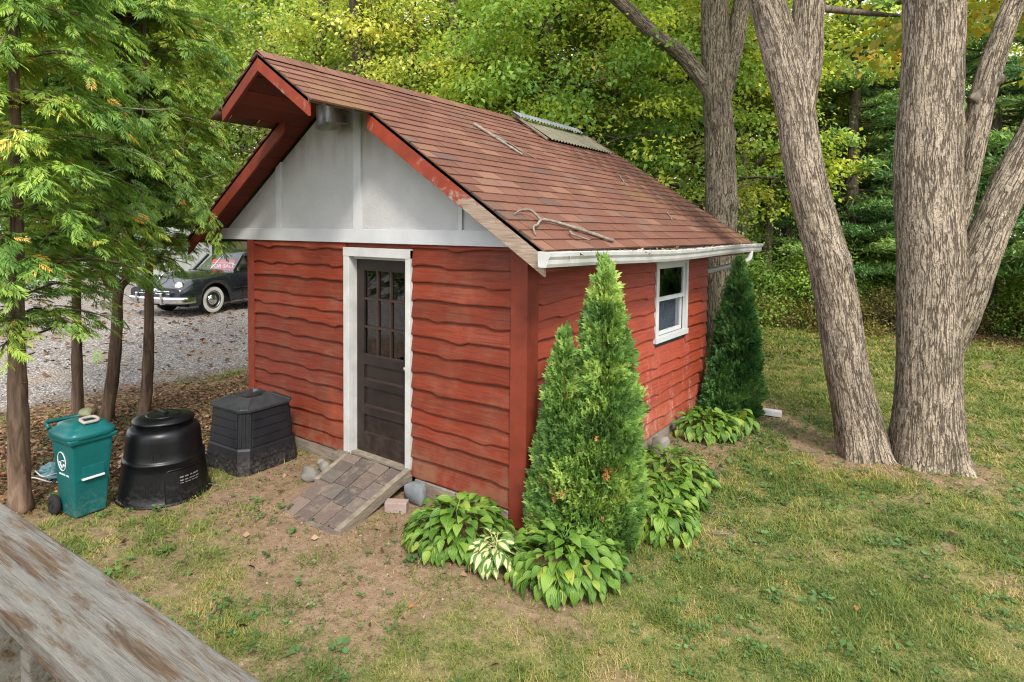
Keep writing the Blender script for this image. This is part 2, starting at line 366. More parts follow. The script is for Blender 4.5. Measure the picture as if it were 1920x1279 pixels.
def mk_ground():
    t = NT('ground_soil_grass_gravel'); w = t.geo_pos()
    soil, grav, litt = t.attr('soil'), t.attr('gravel'), t.attr('litter')
    n1 = t.noise(w, 1.3, 6, .6); n2 = t.noise(w, 14, 6, .65); n3 = t.noise(w, 90, 3, .6)
    lawn = t.ramp(n2, [(.25, (.07, .075, .022)), (.5, (.15, .135, .05)), (.75, (.27, .21, .10))])
    lawn = t.mix(t.step(n1, .4, .7), lawn, t.ramp(n2, [(.3, (.05, .075, .018)), (.7, (.15, .15, .05))]))
    dirt = t.ramp(n2, [(.2, (.115, .071, .042)), (.5, (.21, .14, .088)), (.75, (.29, .207, .138))])
    dirt = t.mix(t.step(n1, .5, .7), dirt, (.18, .113, .067)); dirt = t.value(dirt, .45, 1.45, n3); moss = t.step(t.noise(w, 3.2, 6, .7), .5, .66); dirt = t.mix(t.math('MULTIPLY', moss, .55), dirt, t.ramp(n3, [(.3, (.035, .035, .012)), (.7, (.12, .105, .04))])); dirt = t.mix(t.math('MULTIPLY', t.step(t.noise(w, 7, 6, .7), .56, .7), .6), dirt, (.085, .05, .028))
    peb = t.voro(w, 34, 'F1', 'Color'); pd = t.voro(w, 34); sepc = t.new('ShaderNodeSeparateColor'); t.l.new(peb, sepc.inputs[0])
    gr = t.ramp(sepc.outputs[0], [(0, (.19, .172, .162)), (.5, (.35, .32, .30)), (.85, (.48, .445, .42)), (1, (.62, .59, .56))])
    gr = t.mix(1.0, gr, t.ramp(pd, [(0, (1.1, 1.1, 1.1)), (.6, (.5, .48, .46))]), 'MULTIPLY')
    gr = t.mix(t.math('MULTIPLY', t.step(t.noise(t.geo_pos((1, 1, 1)), .8, 5, .62), .5, .68), .6), gr, (.25, .185, .135))
    lt = t.voro(w, 26, 'F1', 'Color'); s2 = t.new('ShaderNodeSeparateColor'); t.l.new(lt, s2.inputs[0])
    lc = t.ramp(s2.outputs[0], [(0, (.05, .03, .017)), (.4, (.13, .075, .04)), (.75, (.24, .14, .075)), (1, (.34, .235, .14))])
    lc = t.value(lc, .6, 1.2, n2)
    c = t.mix(soil, lawn, dirt); c = t.mix(grav, c, gr); c = t.mix(litt, c, lc)
    h = t.math('ADD', n2, t.math('ADD', t.math('MULTIPLY', n3, .4), t.math('MULTIPLY', t.math('MULTIPLY', pd, -1.5), grav)))
    t.bsdf(c, .95, t.bump(h, .8, .02), .15); return t.m

M['siding'] = mk_siding(); M['siding_side'] = mk_siding_side()
M['red_trim'] = mk_peel('red_painted_trim', .2, (.155, .026, .012)); M['peel'] = mk_peel('peeling_red_fascia', 1.0, (.19, .028, .012))
M['soffit'] = simple('dark_red_soffit', (.11, .018, .010), (.19, .032, .016), 5, .65, .3, 30, stretch=(3, .6, 3), rlo=.75, rhi=1.15)
M['shingle'] = mk_shingle(); M['gable'] = mk_gable()
M['drip'] = simple('dark_roof_edge', (.02, .018, .016), (.05, .04, .03), 9, .8)
M['white'] = simple('white_painted_wood', (.36, .36, .345), (.47, .47, .455), 5, .5, .15, 30, rlo=.95, rhi=1.0)
M['greytrim'] = simple('grey_painted_trim', (.38, .385, .39), (.45, .455, .46), 4, .55, .15, 40)
M['vinyl'] = simple('white_vinyl', (.42, .43, .43), (.50, .51, .51), 3, .35, .05, 30)
M['gutter'] = simple('aged_white_metal', (.34, .335, .31), (.47, .47, .455), 4, .4, .1, 20)
def mk_door():
    t = NT('dark_brown_door_paint'); w = t.geo_pos(); n = t.noise(w, 6, 6, .6); f = t.step(t.noise(w, 42, 5, .7), .70, .76)
    c = t.ramp(n, [(.3, (0.0108, 0.0066, 0.0054)), (.7, (0.0216, 0.0138, 0.0108))])
    z = t.new('ShaderNodeSeparateXYZ'); t.l.new(w, z.inputs[0])
    dust = t.math('MULTIPLY', t.math('SUBTRACT', 1, t.step(z.outputs[2], .15, .9)), t.step(t.noise(w, 8, 6, .7), .4, .65))
    c = t.mix(t.math('MULTIPLY', dust, .22), c, (0.1200, 0.0900, 0.0660)); c = t.mix(t.math('MULTIPLY', f, .55), c, (0.2520, 0.2280, 0.1980))
    t.bsdf(c, .42, t.bump(n, .15, .003), .4); return t.m
M['door'] = mk_door()
M['chipped'] = mk_peel('chipped_muntin_paint', .3, (.035, .02, .015))
M['pane'] = mk_glass('window_glass', (.45, .48, .48), .04); M['carglass'] = mk_glass('car_glass', (.55, .6, .6), .06)
M['winpane'] = mk_glass('window_pane_glass', (.80, .83, .85), .12); M['blind'] = simple('blue_grey_blind', (.13, .14, .17), (.17, .18, .21), 8, .9)
M['dark_in'] = simple('dark_interior', (.03, .028, .025), (.05, .045, .04), 4, .9)
M['curtain'] = simple('grey_screen', (.05, .055, .065), (.08, .085, .10), 12, .9)
M['galv'] = simple('galvanised_steel', (0.1870, 0.1955, 0.1870), (0.3910, 0.3910, 0.3740), 18, .45, .1, 30, .5, .75, stretch=(1, 1, .35))
M['oldwood'] = simple('old_grey_lumber', (0.1160, 0.0928, 0.0667), (0.2320, 0.1972, 0.1508), 5, .85, .45, 40, stretch=(2, 2, 14), rlo=.8, rhi=1.15)
M['sillwood'] = simple('weathered_sill_beam', (0.1276, 0.0986, 0.0754), (0.2668, 0.2262, 0.1856), 6, .85, .4, 40, stretch=(1, 8, 8))
def mk_paver():
    t = NT('worn_paver'); w = t.coord('Object', (1, 1, 1)); r = t.rand()
    c = t.ramp(r, [(0, (0.072, 0.064, 0.059)), (.3, (0.127, 0.092, 0.076)), (.55, (0.105, 0.092, 0.078)), (.8, (0.165, 0.123, 0.101)), (1, (0.085, 0.081, 0.078))])
    n = t.noise(t.geo_pos(), 9, 6, .65); c = t.mix(t.step(n, .46, .72), c, (0.182, 0.143, 0.106)); c = t.value(c, .65, 1.3, t.noise(t.geo_pos(), 60, 3))
    t.bsdf(c, .9, t.bump(t.noise(t.geo_pos(), 70, 4), .5, .006), .2); return t.m
M['paver'] = mk_paver()
M['stone'] = simple('field_stone', (0.1200, 0.1110, 0.0990), (0.2400, 0.2220, 0.1980), 7, .9, .5, 30, rlo=.7, rhi=1.15)
M['pinkblock'] = simple('pink_concrete_block', (0.2232, 0.1612, 0.1426), (0.2976, 0.2294, 0.2046), 9, .9, .4, 60)
M['bluestone'] = simple('blue_grey_slab', (0.1020, 0.1140, 0.1200), (0.1680, 0.1800, 0.1860), 8, .85, .35, 40)
def mk_plastic(name, c1, c2, dirt, rough=.32, zlo=.0, zhi=.5, amt=.7):
    t = NT(name); w = t.coord('Object'); n = t.noise(w, 5, 6, .6); c = t.ramp(n, [(.3, c1), (.7, c2)])
    z = t.new('ShaderNodeSeparateXYZ'); t.l.new(w, z.inputs[0])
    d = t.math('MULTIPLY', t.math('SUBTRACT', 1.0, t.step(z.outputs[2], zlo, zhi)), t.step(t.noise(w, 28, 7, .75), .44, .66))
    d2 = t.math('MULTIPLY', t.step(t.noise(w, 60, 5, .7), .62, .72), .25)
    f = t.math('MULTIPLY', t.math('MAXIMUM', d, d2), amt); c = t.mix(f, c, dirt)
    t.bsdf(c, t.math('ADD', rough, t.math('MULTIPLY', f, .5)), t.bump(t.noise(w, 120, 3), .1, .002), .3); return t.m
M['green'] = mk_plastic('teal_plastic', (0.0034, 0.0723, 0.0723), (0.0051, 0.1020, 0.0978), (0.1360, 0.1445, 0.1105), .33, .0, .34, .5)
M['black'] = mk_plastic('black_plastic', (0.0017, 0.0019, 0.0025), (0.0034, 0.0036, 0.0046), (0.0336, 0.0294, 0.0231), .36, .0, .32, .6)
M['charcoal'] = mk_plastic('charcoal_plastic', (0.0054, 0.0060, 0.0078), (0.0108, 0.0114, 0.0138), (0.0780, 0.0600, 0.0420), .5, .02, .27, .85)
M['charcoal_lid'] = simple('weathered_charcoal_lid', (0.0174, 0.0185, 0.0216), (0.0347, 0.0358, 0.0385), 7, .5, .2, 50)
M['rubber'] = simple('black_rubber', (0.0072, 0.0072, 0.0072), (0.0144, 0.0138, 0.0132), 8, .85, .2, 60)
M['print'] = simple('white_print', (0.4650, 0.4950, 0.4950), (0.5400, 0.5625, 0.5625), 30, .6)
M['beige'] = simple('beige_plastic', (0.2520, 0.2160, 0.1800), (0.3120, 0.2760, 0.2400), 9, .5)
M['mossrock'] = simple('mossy_rock', (0.0960, 0.1020, 0.0480), (0.1980, 0.1920, 0.1140), 9, .9, .5, 50)
M['tarp'] = simple('teal_tarp', (0.0350, 0.1120, 0.1260), (0.1120, 0.2100, 0.2310), 14, .5, .5, 30); M['rope'] = simple('white_rope', (0.3000, 0.3300, 0.3360), (0.4200, 0.4320, 0.4320), 30, .8)
M['slot'] = simple('dark_slot', (.003, .003, .003), (.006, .006, .006), 9, .9)
M['barkbig'] = mk_bark('oak_bark', (.098, .074, .051), (.25, .205, .155))
M['barkmid'] = mk_bark('grey_oak_bark', (.045, .035, .023), (.165, .138, .098))
M['barkbg'] = mk_bark('forest_bark', (.035, .028, .020), (.15, .125, .095), False)
M['barklimb'] = mk_bark('limb_bark', (.05, .04, .03), (.20, .17, .13), False)
M['barkced'] = mk_bark('cedar_bark', (0.0432, 0.0252, 0.0158), (0.1944, 0.1296, 0.0900), False)
M['twig'] = simple('dead_twig', (0.1020, 0.0840, 0.0660), (0.2160, 0.1860, 0.1560), 16, .85, .4, 60)
M['fallen'] = simple('lichen_branch', (0.0960, 0.0780, 0.0600), (0.2400, 0.2160, 0.1860), 26, .85, .5, 60)
M['cedar'] = mk_leaf('cedar_foliage', [(0, (0.0631, 0.1347, 0.0316)), (.35, (0.1422, 0.2669, 0.0506)), (.7, (0.2963, 0.4212, 0.0696)), (.93, (0.5532, 0.5336, 0.1012)), (.955, (0.7000, 0.4212, 0.0949)), (1, (0.7000, 0.4494, 0.1107))], .35)
M['thuja'] = mk_leaf('arborvitae_foliage', [(0, (0.0706, 0.1417, 0.0355)), (.5, (0.1606, 0.2944, 0.0650)), (.985, (0.3371, 0.4579, 0.1065)), (1, (0.7000, 0.3271, 0.1478))], .3)
M['thuja_dark'] = mk_leaf('dark_arborvitae_foliage', [(0, (0.0274, 0.0838, 0.0251)), (.5, (0.0638, 0.1696, 0.0418)), (1, (0.1368, 0.2693, 0.0669))], .28)
M['maple'] = mk_leaf('maple_leaves', [(0, (0.1465, 0.2466, 0.0497)), (.4, (0.3276, 0.4521, 0.0696)), (.75, (0.5974, 0.6164, 0.0992)), (.93, (0.7000, 0.7000, 0.1389)), (1, (0.7000, 0.7000, 0.1491))], .5, (1.2, 1.15, .6))
M['maple_yel'] = mk_leaf('yellowing_leaves', [(0, (0.1350, 0.2332, 0.0501)), (.4, (0.3086, 0.4080, 0.0836)), (.75, (0.5591, 0.5635, 0.1255)), (.93, (0.6199, 0.6217, 0.1672)), (1, (0.6199, 0.3886, 0.1672))], .5, (1.2, 1.12, .6))
M['maple_dark'] = mk_leaf('deep_green_leaves', [(0, (0.0898, 0.1835, 0.0464)), (.5, (0.1994, 0.3337, 0.0651)), (.9, (0.4235, 0.5172, 0.0930)), (1, (0.7000, 0.6673, 0.1394))], .45, (1.25, 1.25, .5))
M['pine'] = mk_leaf('pine_needles', [(0, (0.0562, 0.1357, 0.0548)), (.5, (0.1408, 0.2629, 0.0821)), (.9, (0.3380, 0.4452, 0.1140)), (1, (0.7000, 0.5935, 0.1824))], .25)
M['brush'] = mk_leaf('thicket_leaves', [(0, (0.0673, 0.0665, 0.0266)), (.45, (0.1684, 0.1464, 0.0480)), (.8, (0.3061, 0.2662, 0.0665)), (.95, (0.4898, 0.2928, 0.1065)), (1, (0.5510, 0.1863, 0.1331))], .35)
M['oakleaf'] = mk_leaf('oak_leaves', [(0, (0.0650, 0.1300, 0.0182)), (.5, (0.1560, 0.2210, 0.0286)), (.8, (0.3120, 0.2600, 0.0390)), (1, (0.4680, 0.1690, 0.0390))], .45)
M['grass'] = mk_leaf('lawn_grass', [(0, (0.0783, 0.1272, 0.0245)), (.4, (0.1645, 0.2143, 0.0399)), (.7, (0.2978, 0.2746, 0.0737)), (1, (0.429, 0.305, 0.160))], .35, jit=(1, 1))
M['clover'] = mk_leaf('weed_leaves', [(0, (0.0391, 0.0952, 0.0294)), (.6, (0.0860, 0.1700, 0.0457)), (1, (0.1720, 0.2516, 0.0816))], .3, jit=(1, 1))
M['litter'] = mk_leaf('dry_leaves', [(0, (0.0570, 0.0333, 0.0190)), (.35, (0.1520, 0.0855, 0.0427)), (.7, (0.2945, 0.1900, 0.1140)), (.9, (0.4180, 0.3135, 0.2185)), (.97, (0.3800, 0.1140, 0.0380)), (1, (0.4275, 0.2850, 0.0380))], .15, (1.1, 1, .8), .8, (1, 1))
def mk_hosta(name, var):
    t = NT(name); s = t.attr('s'); r = t.rand(); n = t.noise(t.geo_pos(), 9, 4)
    c = t.ramp(r, [(0, (0.067, 0.150, 0.020)), (.5, (0.122, 0.234, 0.029)), (.9, (0.189, 0.300, 0.044)), (1, (0.293, 0.336, 0.055))]) if not var else t.ramp(r, [(0, (0.061, 0.144, 0.033)), (1, (0.122, 0.228, 0.050))])
    if var: c = t.mix(t.math('SUBTRACT', 1, t.step(t.math('ADD', t.math('ABSOLUTE', s, 0), t.math('MULTIPLY', t.math('SUBTRACT', n, .5), .5)), .35, .6)), c, (0.600, 0.600, 0.286))
    wv = t.new('ShaderNodeMath', operation='SINE'); t.put(wv.inputs[0], t.math('MULTIPLY', s, 17.0))
    d = t.new('ShaderNodeBsdfPrincipled'); t.put(d.inputs['Base Color'], t.value(c, .8, 1.15, n)); d.inputs['Roughness'].default_value = .42; d.inputs['Specular IOR Level'].default_value = .4
    t.l.new(t.bump(wv.outputs[0], .45, .004), d.inputs['Normal'])
    tr = t.new('ShaderNodeBsdfTranslucent'); t.put(tr.inputs[0], t.mix(1, c, (1.2, 1.2, .5), 'MULTIPLY'))
    mx = t.new('ShaderNodeMixShader'); mx.inputs[0].default_value = .28
    t.l.new(d.outputs[0], mx.inputs[1]); t.l.new(tr.outputs[0], mx.inputs[2]); t.l.new(mx.outputs[0], t.out.inputs[0]); return t.m
M['hosta'] = mk_hosta('hosta_leaf', False); M['hosta_var'] = mk_hosta('variegated_hosta_leaf', True)
M['rail'] = mk_rail(); M['ground'] = mk_ground()
def paint(name, c, rough=.12, coat=.6):
    t = NT(name); n = t.noise(t.geo_pos(), 3, 4); t.bsdf(t.value(t.ramp(n, [(0, c), (1, c)]), .8, 1.2, n), rough, None, .5, 0, **{'Coat Weight': coat}); return t.m
M['carpaint'] = paint('black_car_paint', (.008, .010, .014), .22, .7)
M['chrome'] = simple('chrome', (.62, .63, .65), (.74, .75, .77), 3, .12, .02, 10, .5, 1.0)
M['whitewall'] = simple('whitewall_rubber', (0.3850, 0.3780, 0.3500), (0.4620, 0.4550, 0.4270), 7, .7)
M['lens'] = simple('headlamp_glass', (0.3850, 0.3920, 0.3850), (0.5040, 0.5040, 0.4900), 9, .12, .1, 40, .6)
M['signred'] = simple('red_sign_board', (.50, .015, .02), (.58, .02, .028), 3, .5); M['signwhite'] = simple('white_sign_ink', (.75, .75, .75), (.8, .8, .8), 3, .6)
M['seat'] = simple('grey_car_seat', (.10, .095, .085), (.16, .15, .14), 9, .9)
M['brick'] = None
def mk_brick(name, a, b, mortar):
    t = NT(name); br = t.new('ShaderNodeTexBrick'); t.l.new(t.coord('Object', (1, 1, 1)), br.inputs[0]); br.inputs['Scale'].default_value = 4.2
    mp = br.inputs['Vector'].links[0].from_node; mp.inputs['Rotation'].default_value = (math.radians(90), 0, 0)
    br.inputs['Color1'].default_value = (*a, 1); br.inputs['Color2'].default_value = (*b, 1); br.inputs['Mortar'].default_value = (*mortar, 1)
    t.bsdf(br.outputs[0], .9, None, .2); return t.m
M['brick'] = mk_brick('pale_pink_brick', (0.3150, 0.2250, 0.1875), (0.3750, 0.2775, 0.2325), (0.3750, 0.3375, 0.3000))
M['greywall'] = simple('grey_steel_siding', (0.2310, 0.2520, 0.2310), (0.3080, 0.3290, 0.3010), 1.2, .6, .1, 10)
M['palewall'] = simple('pale_house_siding', (0.3500, 0.3640, 0.3780), (0.4200, 0.4340, 0.4480), 1, .7)
M['darkroof'] = simple('dark_house_roof', (.05, .045, .042), (.09, .08, .075), 3, .9)
M['iron'] = simple('black_iron', (.012, .012, .013), (.03, .03, .03), 8, .6)
M['corrug'] = simple('mossy_corrugated_sheet', (0.0840, 0.0756, 0.0462), (0.1512, 0.1386, 0.0924), 7, .6, .3, 40)
M['corrug2'] = simple('dull_metal_sheet', (0.1200, 0.1250, 0.1350), (0.1900, 0.1950, 0.2050), 6, .4, .2, 40, .5, .3)
M['brass'] = simple('worn_metal_knob', (.55, .52, .45), (.7, .68, .6), 20, .3, .1, 40, .5, .8)

# ------------------------------------------------------------------ ground
def seg_d(x, y, a, b):
    ax, ay = a; bx, by = b; dx, dy = bx - ax, by - ay
    t = np.clip(((x - ax) * dx + (y - ay) * dy) / (dx * dx + dy * dy + 1e-9), 0, 1)
    return np.hypot(x - ax - t * dx, y - ay - t * dy)
def terrain(x, y):
    x = np.asarray(x, float); y = np.asarray(y, float)
    return 0.4 * smooth(6.3, 12.0, -x) * np.ones_like(y) + 0.05 * smooth(1.1, .2, np.hypot(x - 2.45, y - 3.75))
def gz(x, y): return float(terrain(np.array([x]), np.array([y]))[0])
def masks(x, y):
    n = fbm2(x, y, 1.6, 3); n2 = fbm2(x, y, 5.5, 5)
    k = n * .45 + n2 * .3
    soil = smooth(1.0, .3, seg_d(x, y, (-2.3, -.7), (-.55, -1.15)) + k * 1.4)
    soil = np.maximum(soil, .85 * smooth(.55, .1, seg_d(x, y, (-1.4, -.9), (.75, -.75)) + k * .8))
    soil = np.maximum(soil, smooth(.62, .25, seg_d(x, y, (-1.0, -.25), (.5, -.3)) + k * .3))
    soil = np.maximum(soil, .9 * smooth(.65, .3, seg_d(x, y, (.45, 0), (.5, 5.0)) + k * .4))
    soil = np.maximum(soil, .9 * smooth(.5, .2, seg_d(x, y, (1.0, 4.55), (1.9, 3.7)) + k * .6))
    soil = np.maximum(soil, .9 * smooth(.75, .42, seg_d(x, y, (2.1, 3.75), (2.8, 3.75)) + k * .35))
    soil = np.maximum(soil, .8 * smooth(-.35, .30, n2 + .35 * n) * smooth(1.5, .7, seg_d(x, y, (-2.8, -1.9), (-.7, -1.9))))
    soil = np.maximum(soil, .6 * smooth(.25, .5, n2 * .7 + n * .6))
    grav = smooth(6.7, 7.5, -x + k * .8) * smooth(26, 22, y)
    litt = smooth(-3.2, -3.9, x + k * .9) * smooth(-7.9, -6.8, x + k * 1.6) * smooth(3.0, 1.2, y + k)
    litt = np.maximum(litt, smooth(13.2, 14.6, y + k * 1.3 - .35 * np.maximum(x, 0) * 0) * smooth(-7, -4, x))
    return np.clip(soil, 0, 1), np.clip(grav, 0, 1), np.clip(litt, 0, 1)

gx = np.concatenate([-np.geomspace(150, 9.2, 26), np.arange(-9, 6.01, .07), np.geomspace(6.3, 120, 26)])
gy = np.concatenate([-np.geomspace(60, 5.2, 14), np.arange(-5, 9.01, .07), np.geomspace(9.2, 17, 40), np.geomspace(17.6, 220, 26)])
GX, GY = np.meshgrid(gx, gy, indexing='xy'); fx, fy = GX.ravel(), GY.ravel()
so, gr_, li = masks(fx, fy)
fz = terrain(fx, fy) + .006 * fbm2(fx, fy, 6, 8) * (np.hypot(fx, fy) < 12)
nx, ny = len(gx), len(gy); I = np.arange(nx * ny).reshape(ny, nx)
Fq = np.stack([I[:-1, :-1].ravel(), I[:-1, 1:].ravel(), I[1:, 1:].ravel(), I[1:, :-1].ravel()], 1)
tag(link_mesh('ground', np_mesh('ground', np.stack([fx, fy, fz], 1), Fq, {'soil': so, 'gravel': gr_, 'litter': li}, True), M['ground']), kind='structure')

# ------------------------------------------------------------------ shed
W, L, ZB = 4.13, 4.45, 2.416
XR, ZR, S, YO, YP, XP, XE, YF = -2.33, 4.148, 0.641, -0.345, -1.0, -1.567, 0.395, 5.32
XL, XPL = 2 * XR - XE, -2.96
KS = math.sqrt(1 + S * S); TH = math.atan(S)
def rz_(x, d=0.0): return ZR - S * abs(x - XR) - d
shed = thing('shed', 'red wooden garden shed with brown shingle roof and grey gable', 'shed')
DL, DR, DZ = 2.3075, 1.3106, 2.34             # outer edges of the door casing
WY0, WY1, WZ0, WZ1 = 2.61, 3.64, 1.225, 2.225
WT = .10
fw_ = MB().box(-W, -DL + .06, 0, WT, .12, 2.50).box(-DR - .06, 0, 0, WT, .12, 2.50).box(-DL + .06, -DR - .06, 0, WT, DZ - .06, 2.50)
front_wall = fw_.build('wall', M['dark_in'], shed)
sw_ = MB().box(-WT, 0, WT, WY0 + .05, .12, 2.55).box(-WT, 0, WY1 - .05, L, .12, 2.55).box(-WT, 0, WY0 + .05, WY1 - .05, .12, WZ0 + .05).box(-WT, 0, WY0 + .05, WY1 - .05, WZ1 - .05, 2.55)
side_wall = sw_.build('wall', M['dark_in'], shed)
MB().box(-W, -W + WT, WT, L, .12, 2.55).build('wall', M['siding'], shed)
bw = MB().prism([(-W, L - WT, .12), (0, L - WT, .12), (0, L - WT, rz_(0, .15)), (XR, L - WT, ZR - .15), (-W, L - WT, rz_(-W, .15))], (0, WT - .002, 0)); bw.build('wall', M['siding'], shed)
MB().box(-W + WT, -WT, WT, L - WT, .10, .16).build('floor', M['dark_in'], shed)

def wavy(u0, u1, zb, zt, seed, side, d=.0, last=False):
    n = max(6, int((u1 - u0) / .035)); u = np.linspace(u0, u1, n)
    off = seed * 13.7
    rs_ = random.Random(seed * 7 + 3); w = .006 * vnoise(np.stack([u * 5 + off, np.full(n, off), np.zeros(n)], 1), 4) + .010 * vnoise(np.stack([u * 1.1 + off, np.full(n, off), np.ones(n)], 1), 5)
    c = u0 - rs_.uniform(0, .5)
    while c < u1 + .2:
        dp = rs_.uniform(.010, .030); la, lb = (.05, .20) if rs_.random() < .7 else (.16, .06)
        dx = u - c; w = w - dp * np.where(dx < 0, np.exp(-(dx / la) ** 2), np.exp(-(dx / lb) ** 2)); c += rs_.uniform(.40, 1.15)
    if last: w *= .25
    rows = [(zt + 0 * u, .008), (zb + w + .010, .044), (zb + w, .041), (zb + w, .006)]
    vs = []
    for z, o in rows:
        for k in range(n): vs.append((u[k], -(o + d), z[k]) if side == 'front' else (o + d, u[k], z[k]))
    fs = [(r * n + k, r * n + k + 1, (r + 1) * n + k + 1, (r + 1) * n + k) for r in range(3) for k in range(n - 1)]
    m = MB(); m.add(vs, fs); m.f.append((0, n, 2 * n, 3 * n)); m.f.append((n - 1, 2 * n - 1, 3 * n - 1, 4 * n - 1)[::-1]); m.sm += [False, False]
    return m
def courses(z0, z1, seed):
    rs = random.Random(seed); zs = [z0]
    while zs[-1] < z1 - .1: zs.append(zs[-1] + rs.uniform(.138, .198))
    return zs
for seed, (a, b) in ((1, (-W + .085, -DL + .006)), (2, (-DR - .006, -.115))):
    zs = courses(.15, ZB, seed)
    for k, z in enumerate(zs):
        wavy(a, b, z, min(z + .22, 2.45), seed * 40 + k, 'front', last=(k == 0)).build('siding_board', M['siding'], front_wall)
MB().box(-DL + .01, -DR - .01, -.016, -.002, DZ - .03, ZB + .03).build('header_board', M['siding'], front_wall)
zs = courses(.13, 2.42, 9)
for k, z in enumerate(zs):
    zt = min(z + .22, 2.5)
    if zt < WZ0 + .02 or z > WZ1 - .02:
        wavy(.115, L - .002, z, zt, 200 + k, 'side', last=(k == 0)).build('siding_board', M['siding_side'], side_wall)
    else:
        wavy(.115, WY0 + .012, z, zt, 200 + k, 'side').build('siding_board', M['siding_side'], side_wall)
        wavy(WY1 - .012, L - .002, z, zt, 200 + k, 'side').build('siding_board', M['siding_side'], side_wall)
MB().box(-.115, .055, -.055, -.001, .02, 2.46).build('corner_board', M['red_trim'], shed, .004)
MB().box(.001, .055, -.0005, .115, .02, 2.46).build('corner_board', M['red_trim'], shed, .004)
MB().box(-W - .035, -W + .085, -.055, -.001, .03, 2.46).build('corner_board', M['red_trim'], shed, .004)
MB().box(-W - .035, -W - .001, 0, .1, .03, 2.46).build('corner_board', M['red_trim'], shed, .004)
# sill beams under the siding
MB().box(-DR + .06, -.13, -.05, .05, .0, .135).build('sill_beam', M['sillwood'], shed, .008)
MB().box(-W + .05, -DL - .05, -.03, .05, .0, .135).build('sill_beam', M['sillwood'], shed, .008)
MB().box(-.06, .03, .13, L, .0, .125).build('sill_beam', M['sillwood'], shed, .008)
# gable
gp = [(x, -.030, z) for x, z in ((-4.80, ZB), (.14, ZB), (.14, rz_(.14, .125)), (XR, ZR - .125), (-4.80, rz_(-4.80, .125)))]
gable = MB().prism(gp, (0, .0295, 0)).build('gable_panel', M['gable'], shed)
MB().box(-4.79, .13, -.058, -.0305, ZB - .02, 2.535).build('belt_board', M['greytrim'], gable, .004)
for xa, xb in ((-3.545, -3.447), (-2.155, -2.035), (-.705, -.665)):
    MB().prism([(xa, -.056, 2.536), (xb, -.056, 2.536), (xb, -.056, rz_(xb, .13)), (xa, -.056, rz_(xa, .13))], (0, .0255, 0)).build('batten', M['greytrim'], gable)
# roof deck
def slope(pts, d0, d1):
    top = [(x, y, rz_(x, d0)) for x, y in pts]; n = len(pts)
    bot = [(x, y, rz_(x, d1)) for x, y in pts]
    return MB().add(top + bot, [tuple(range(n)), tuple(range(n, 2 * n))[::-1]] + [(i, (i + 1) % n, n + (i + 1) % n, n + i) for i in range(n)])
roof = slope([(XR, YP), (XP, YP), (XP, YO), (XE, YO), (XE, YF), (XR, YF)], .012, .05).build('roof', M['drip'], shed)
slope([(XR - .002, YP), (XR - .002, YF), (XL, YF), (XL, YO), (XPL, YO), (XPL, YP)], .012, .05).build('roof_deck', M['drip'], roof)
# soffit boards under the front overhang and the prow
for side in (1, -1):
    e = abs(XE - XR); k = 0; s0 = .0
    while s0 < e - .02:
        s1 = min(s0 + .165, e - .02); ya = YP + .03 if s1 <= abs(XP - XR) + .06 else YO + .03
        xs = [XR + side * (s0 + .003), XR + side * (s1 - .003)]
        slope([(xs[0], ya), (xs[1], ya), (xs[1], -.031), (xs[0], -.031)], .0505, .070 + (k % 3) * .003).build('soffit_board', M['soffit'], roof)
        s0 = s1; k += 1
MB().box(.041, XE - .03, .12, YF - .05, 2.262, 2.280).build('eave_soffit', M['soffit'], roof)
MB().box(XE - .028, XE - .002, YO + .035, YF, 2.225, 2.372).build('eave_fascia', M['red_trim'], roof)
# rake fascia boards
def rake(xa, xb, y, h, mat, t=.028, d0=.018):
    pts = [(xa, y, rz_(xa, d0)), (xb, y, rz_(xb, d0)), (xb, y, rz_(xb, d0 + h)), (xa, y, rz_(xa, d0 + h))]
    return MB().prism(pts, (0, t, 0)).build('fascia_board', mat, roof, .003)
rake(XP - .03, XE + .012, YO, .185, M['peel']); rake(XPL + .03, XL, YO, .185, M['red_trim'])
rake(XR + .0005, XP, YP, .15, M['peel']); rake(XR - .0005, XPL, YP, .15, M['red_trim'])
for side, X_, in ((1, XP), (-1, XPL)):
    MB().box(X_ - .012, X_ + .012, YP + .001, YO - .001, rz_(X_, .05), rz_(X_, .012)).build('drip_edge', M['oldwood'], roof)
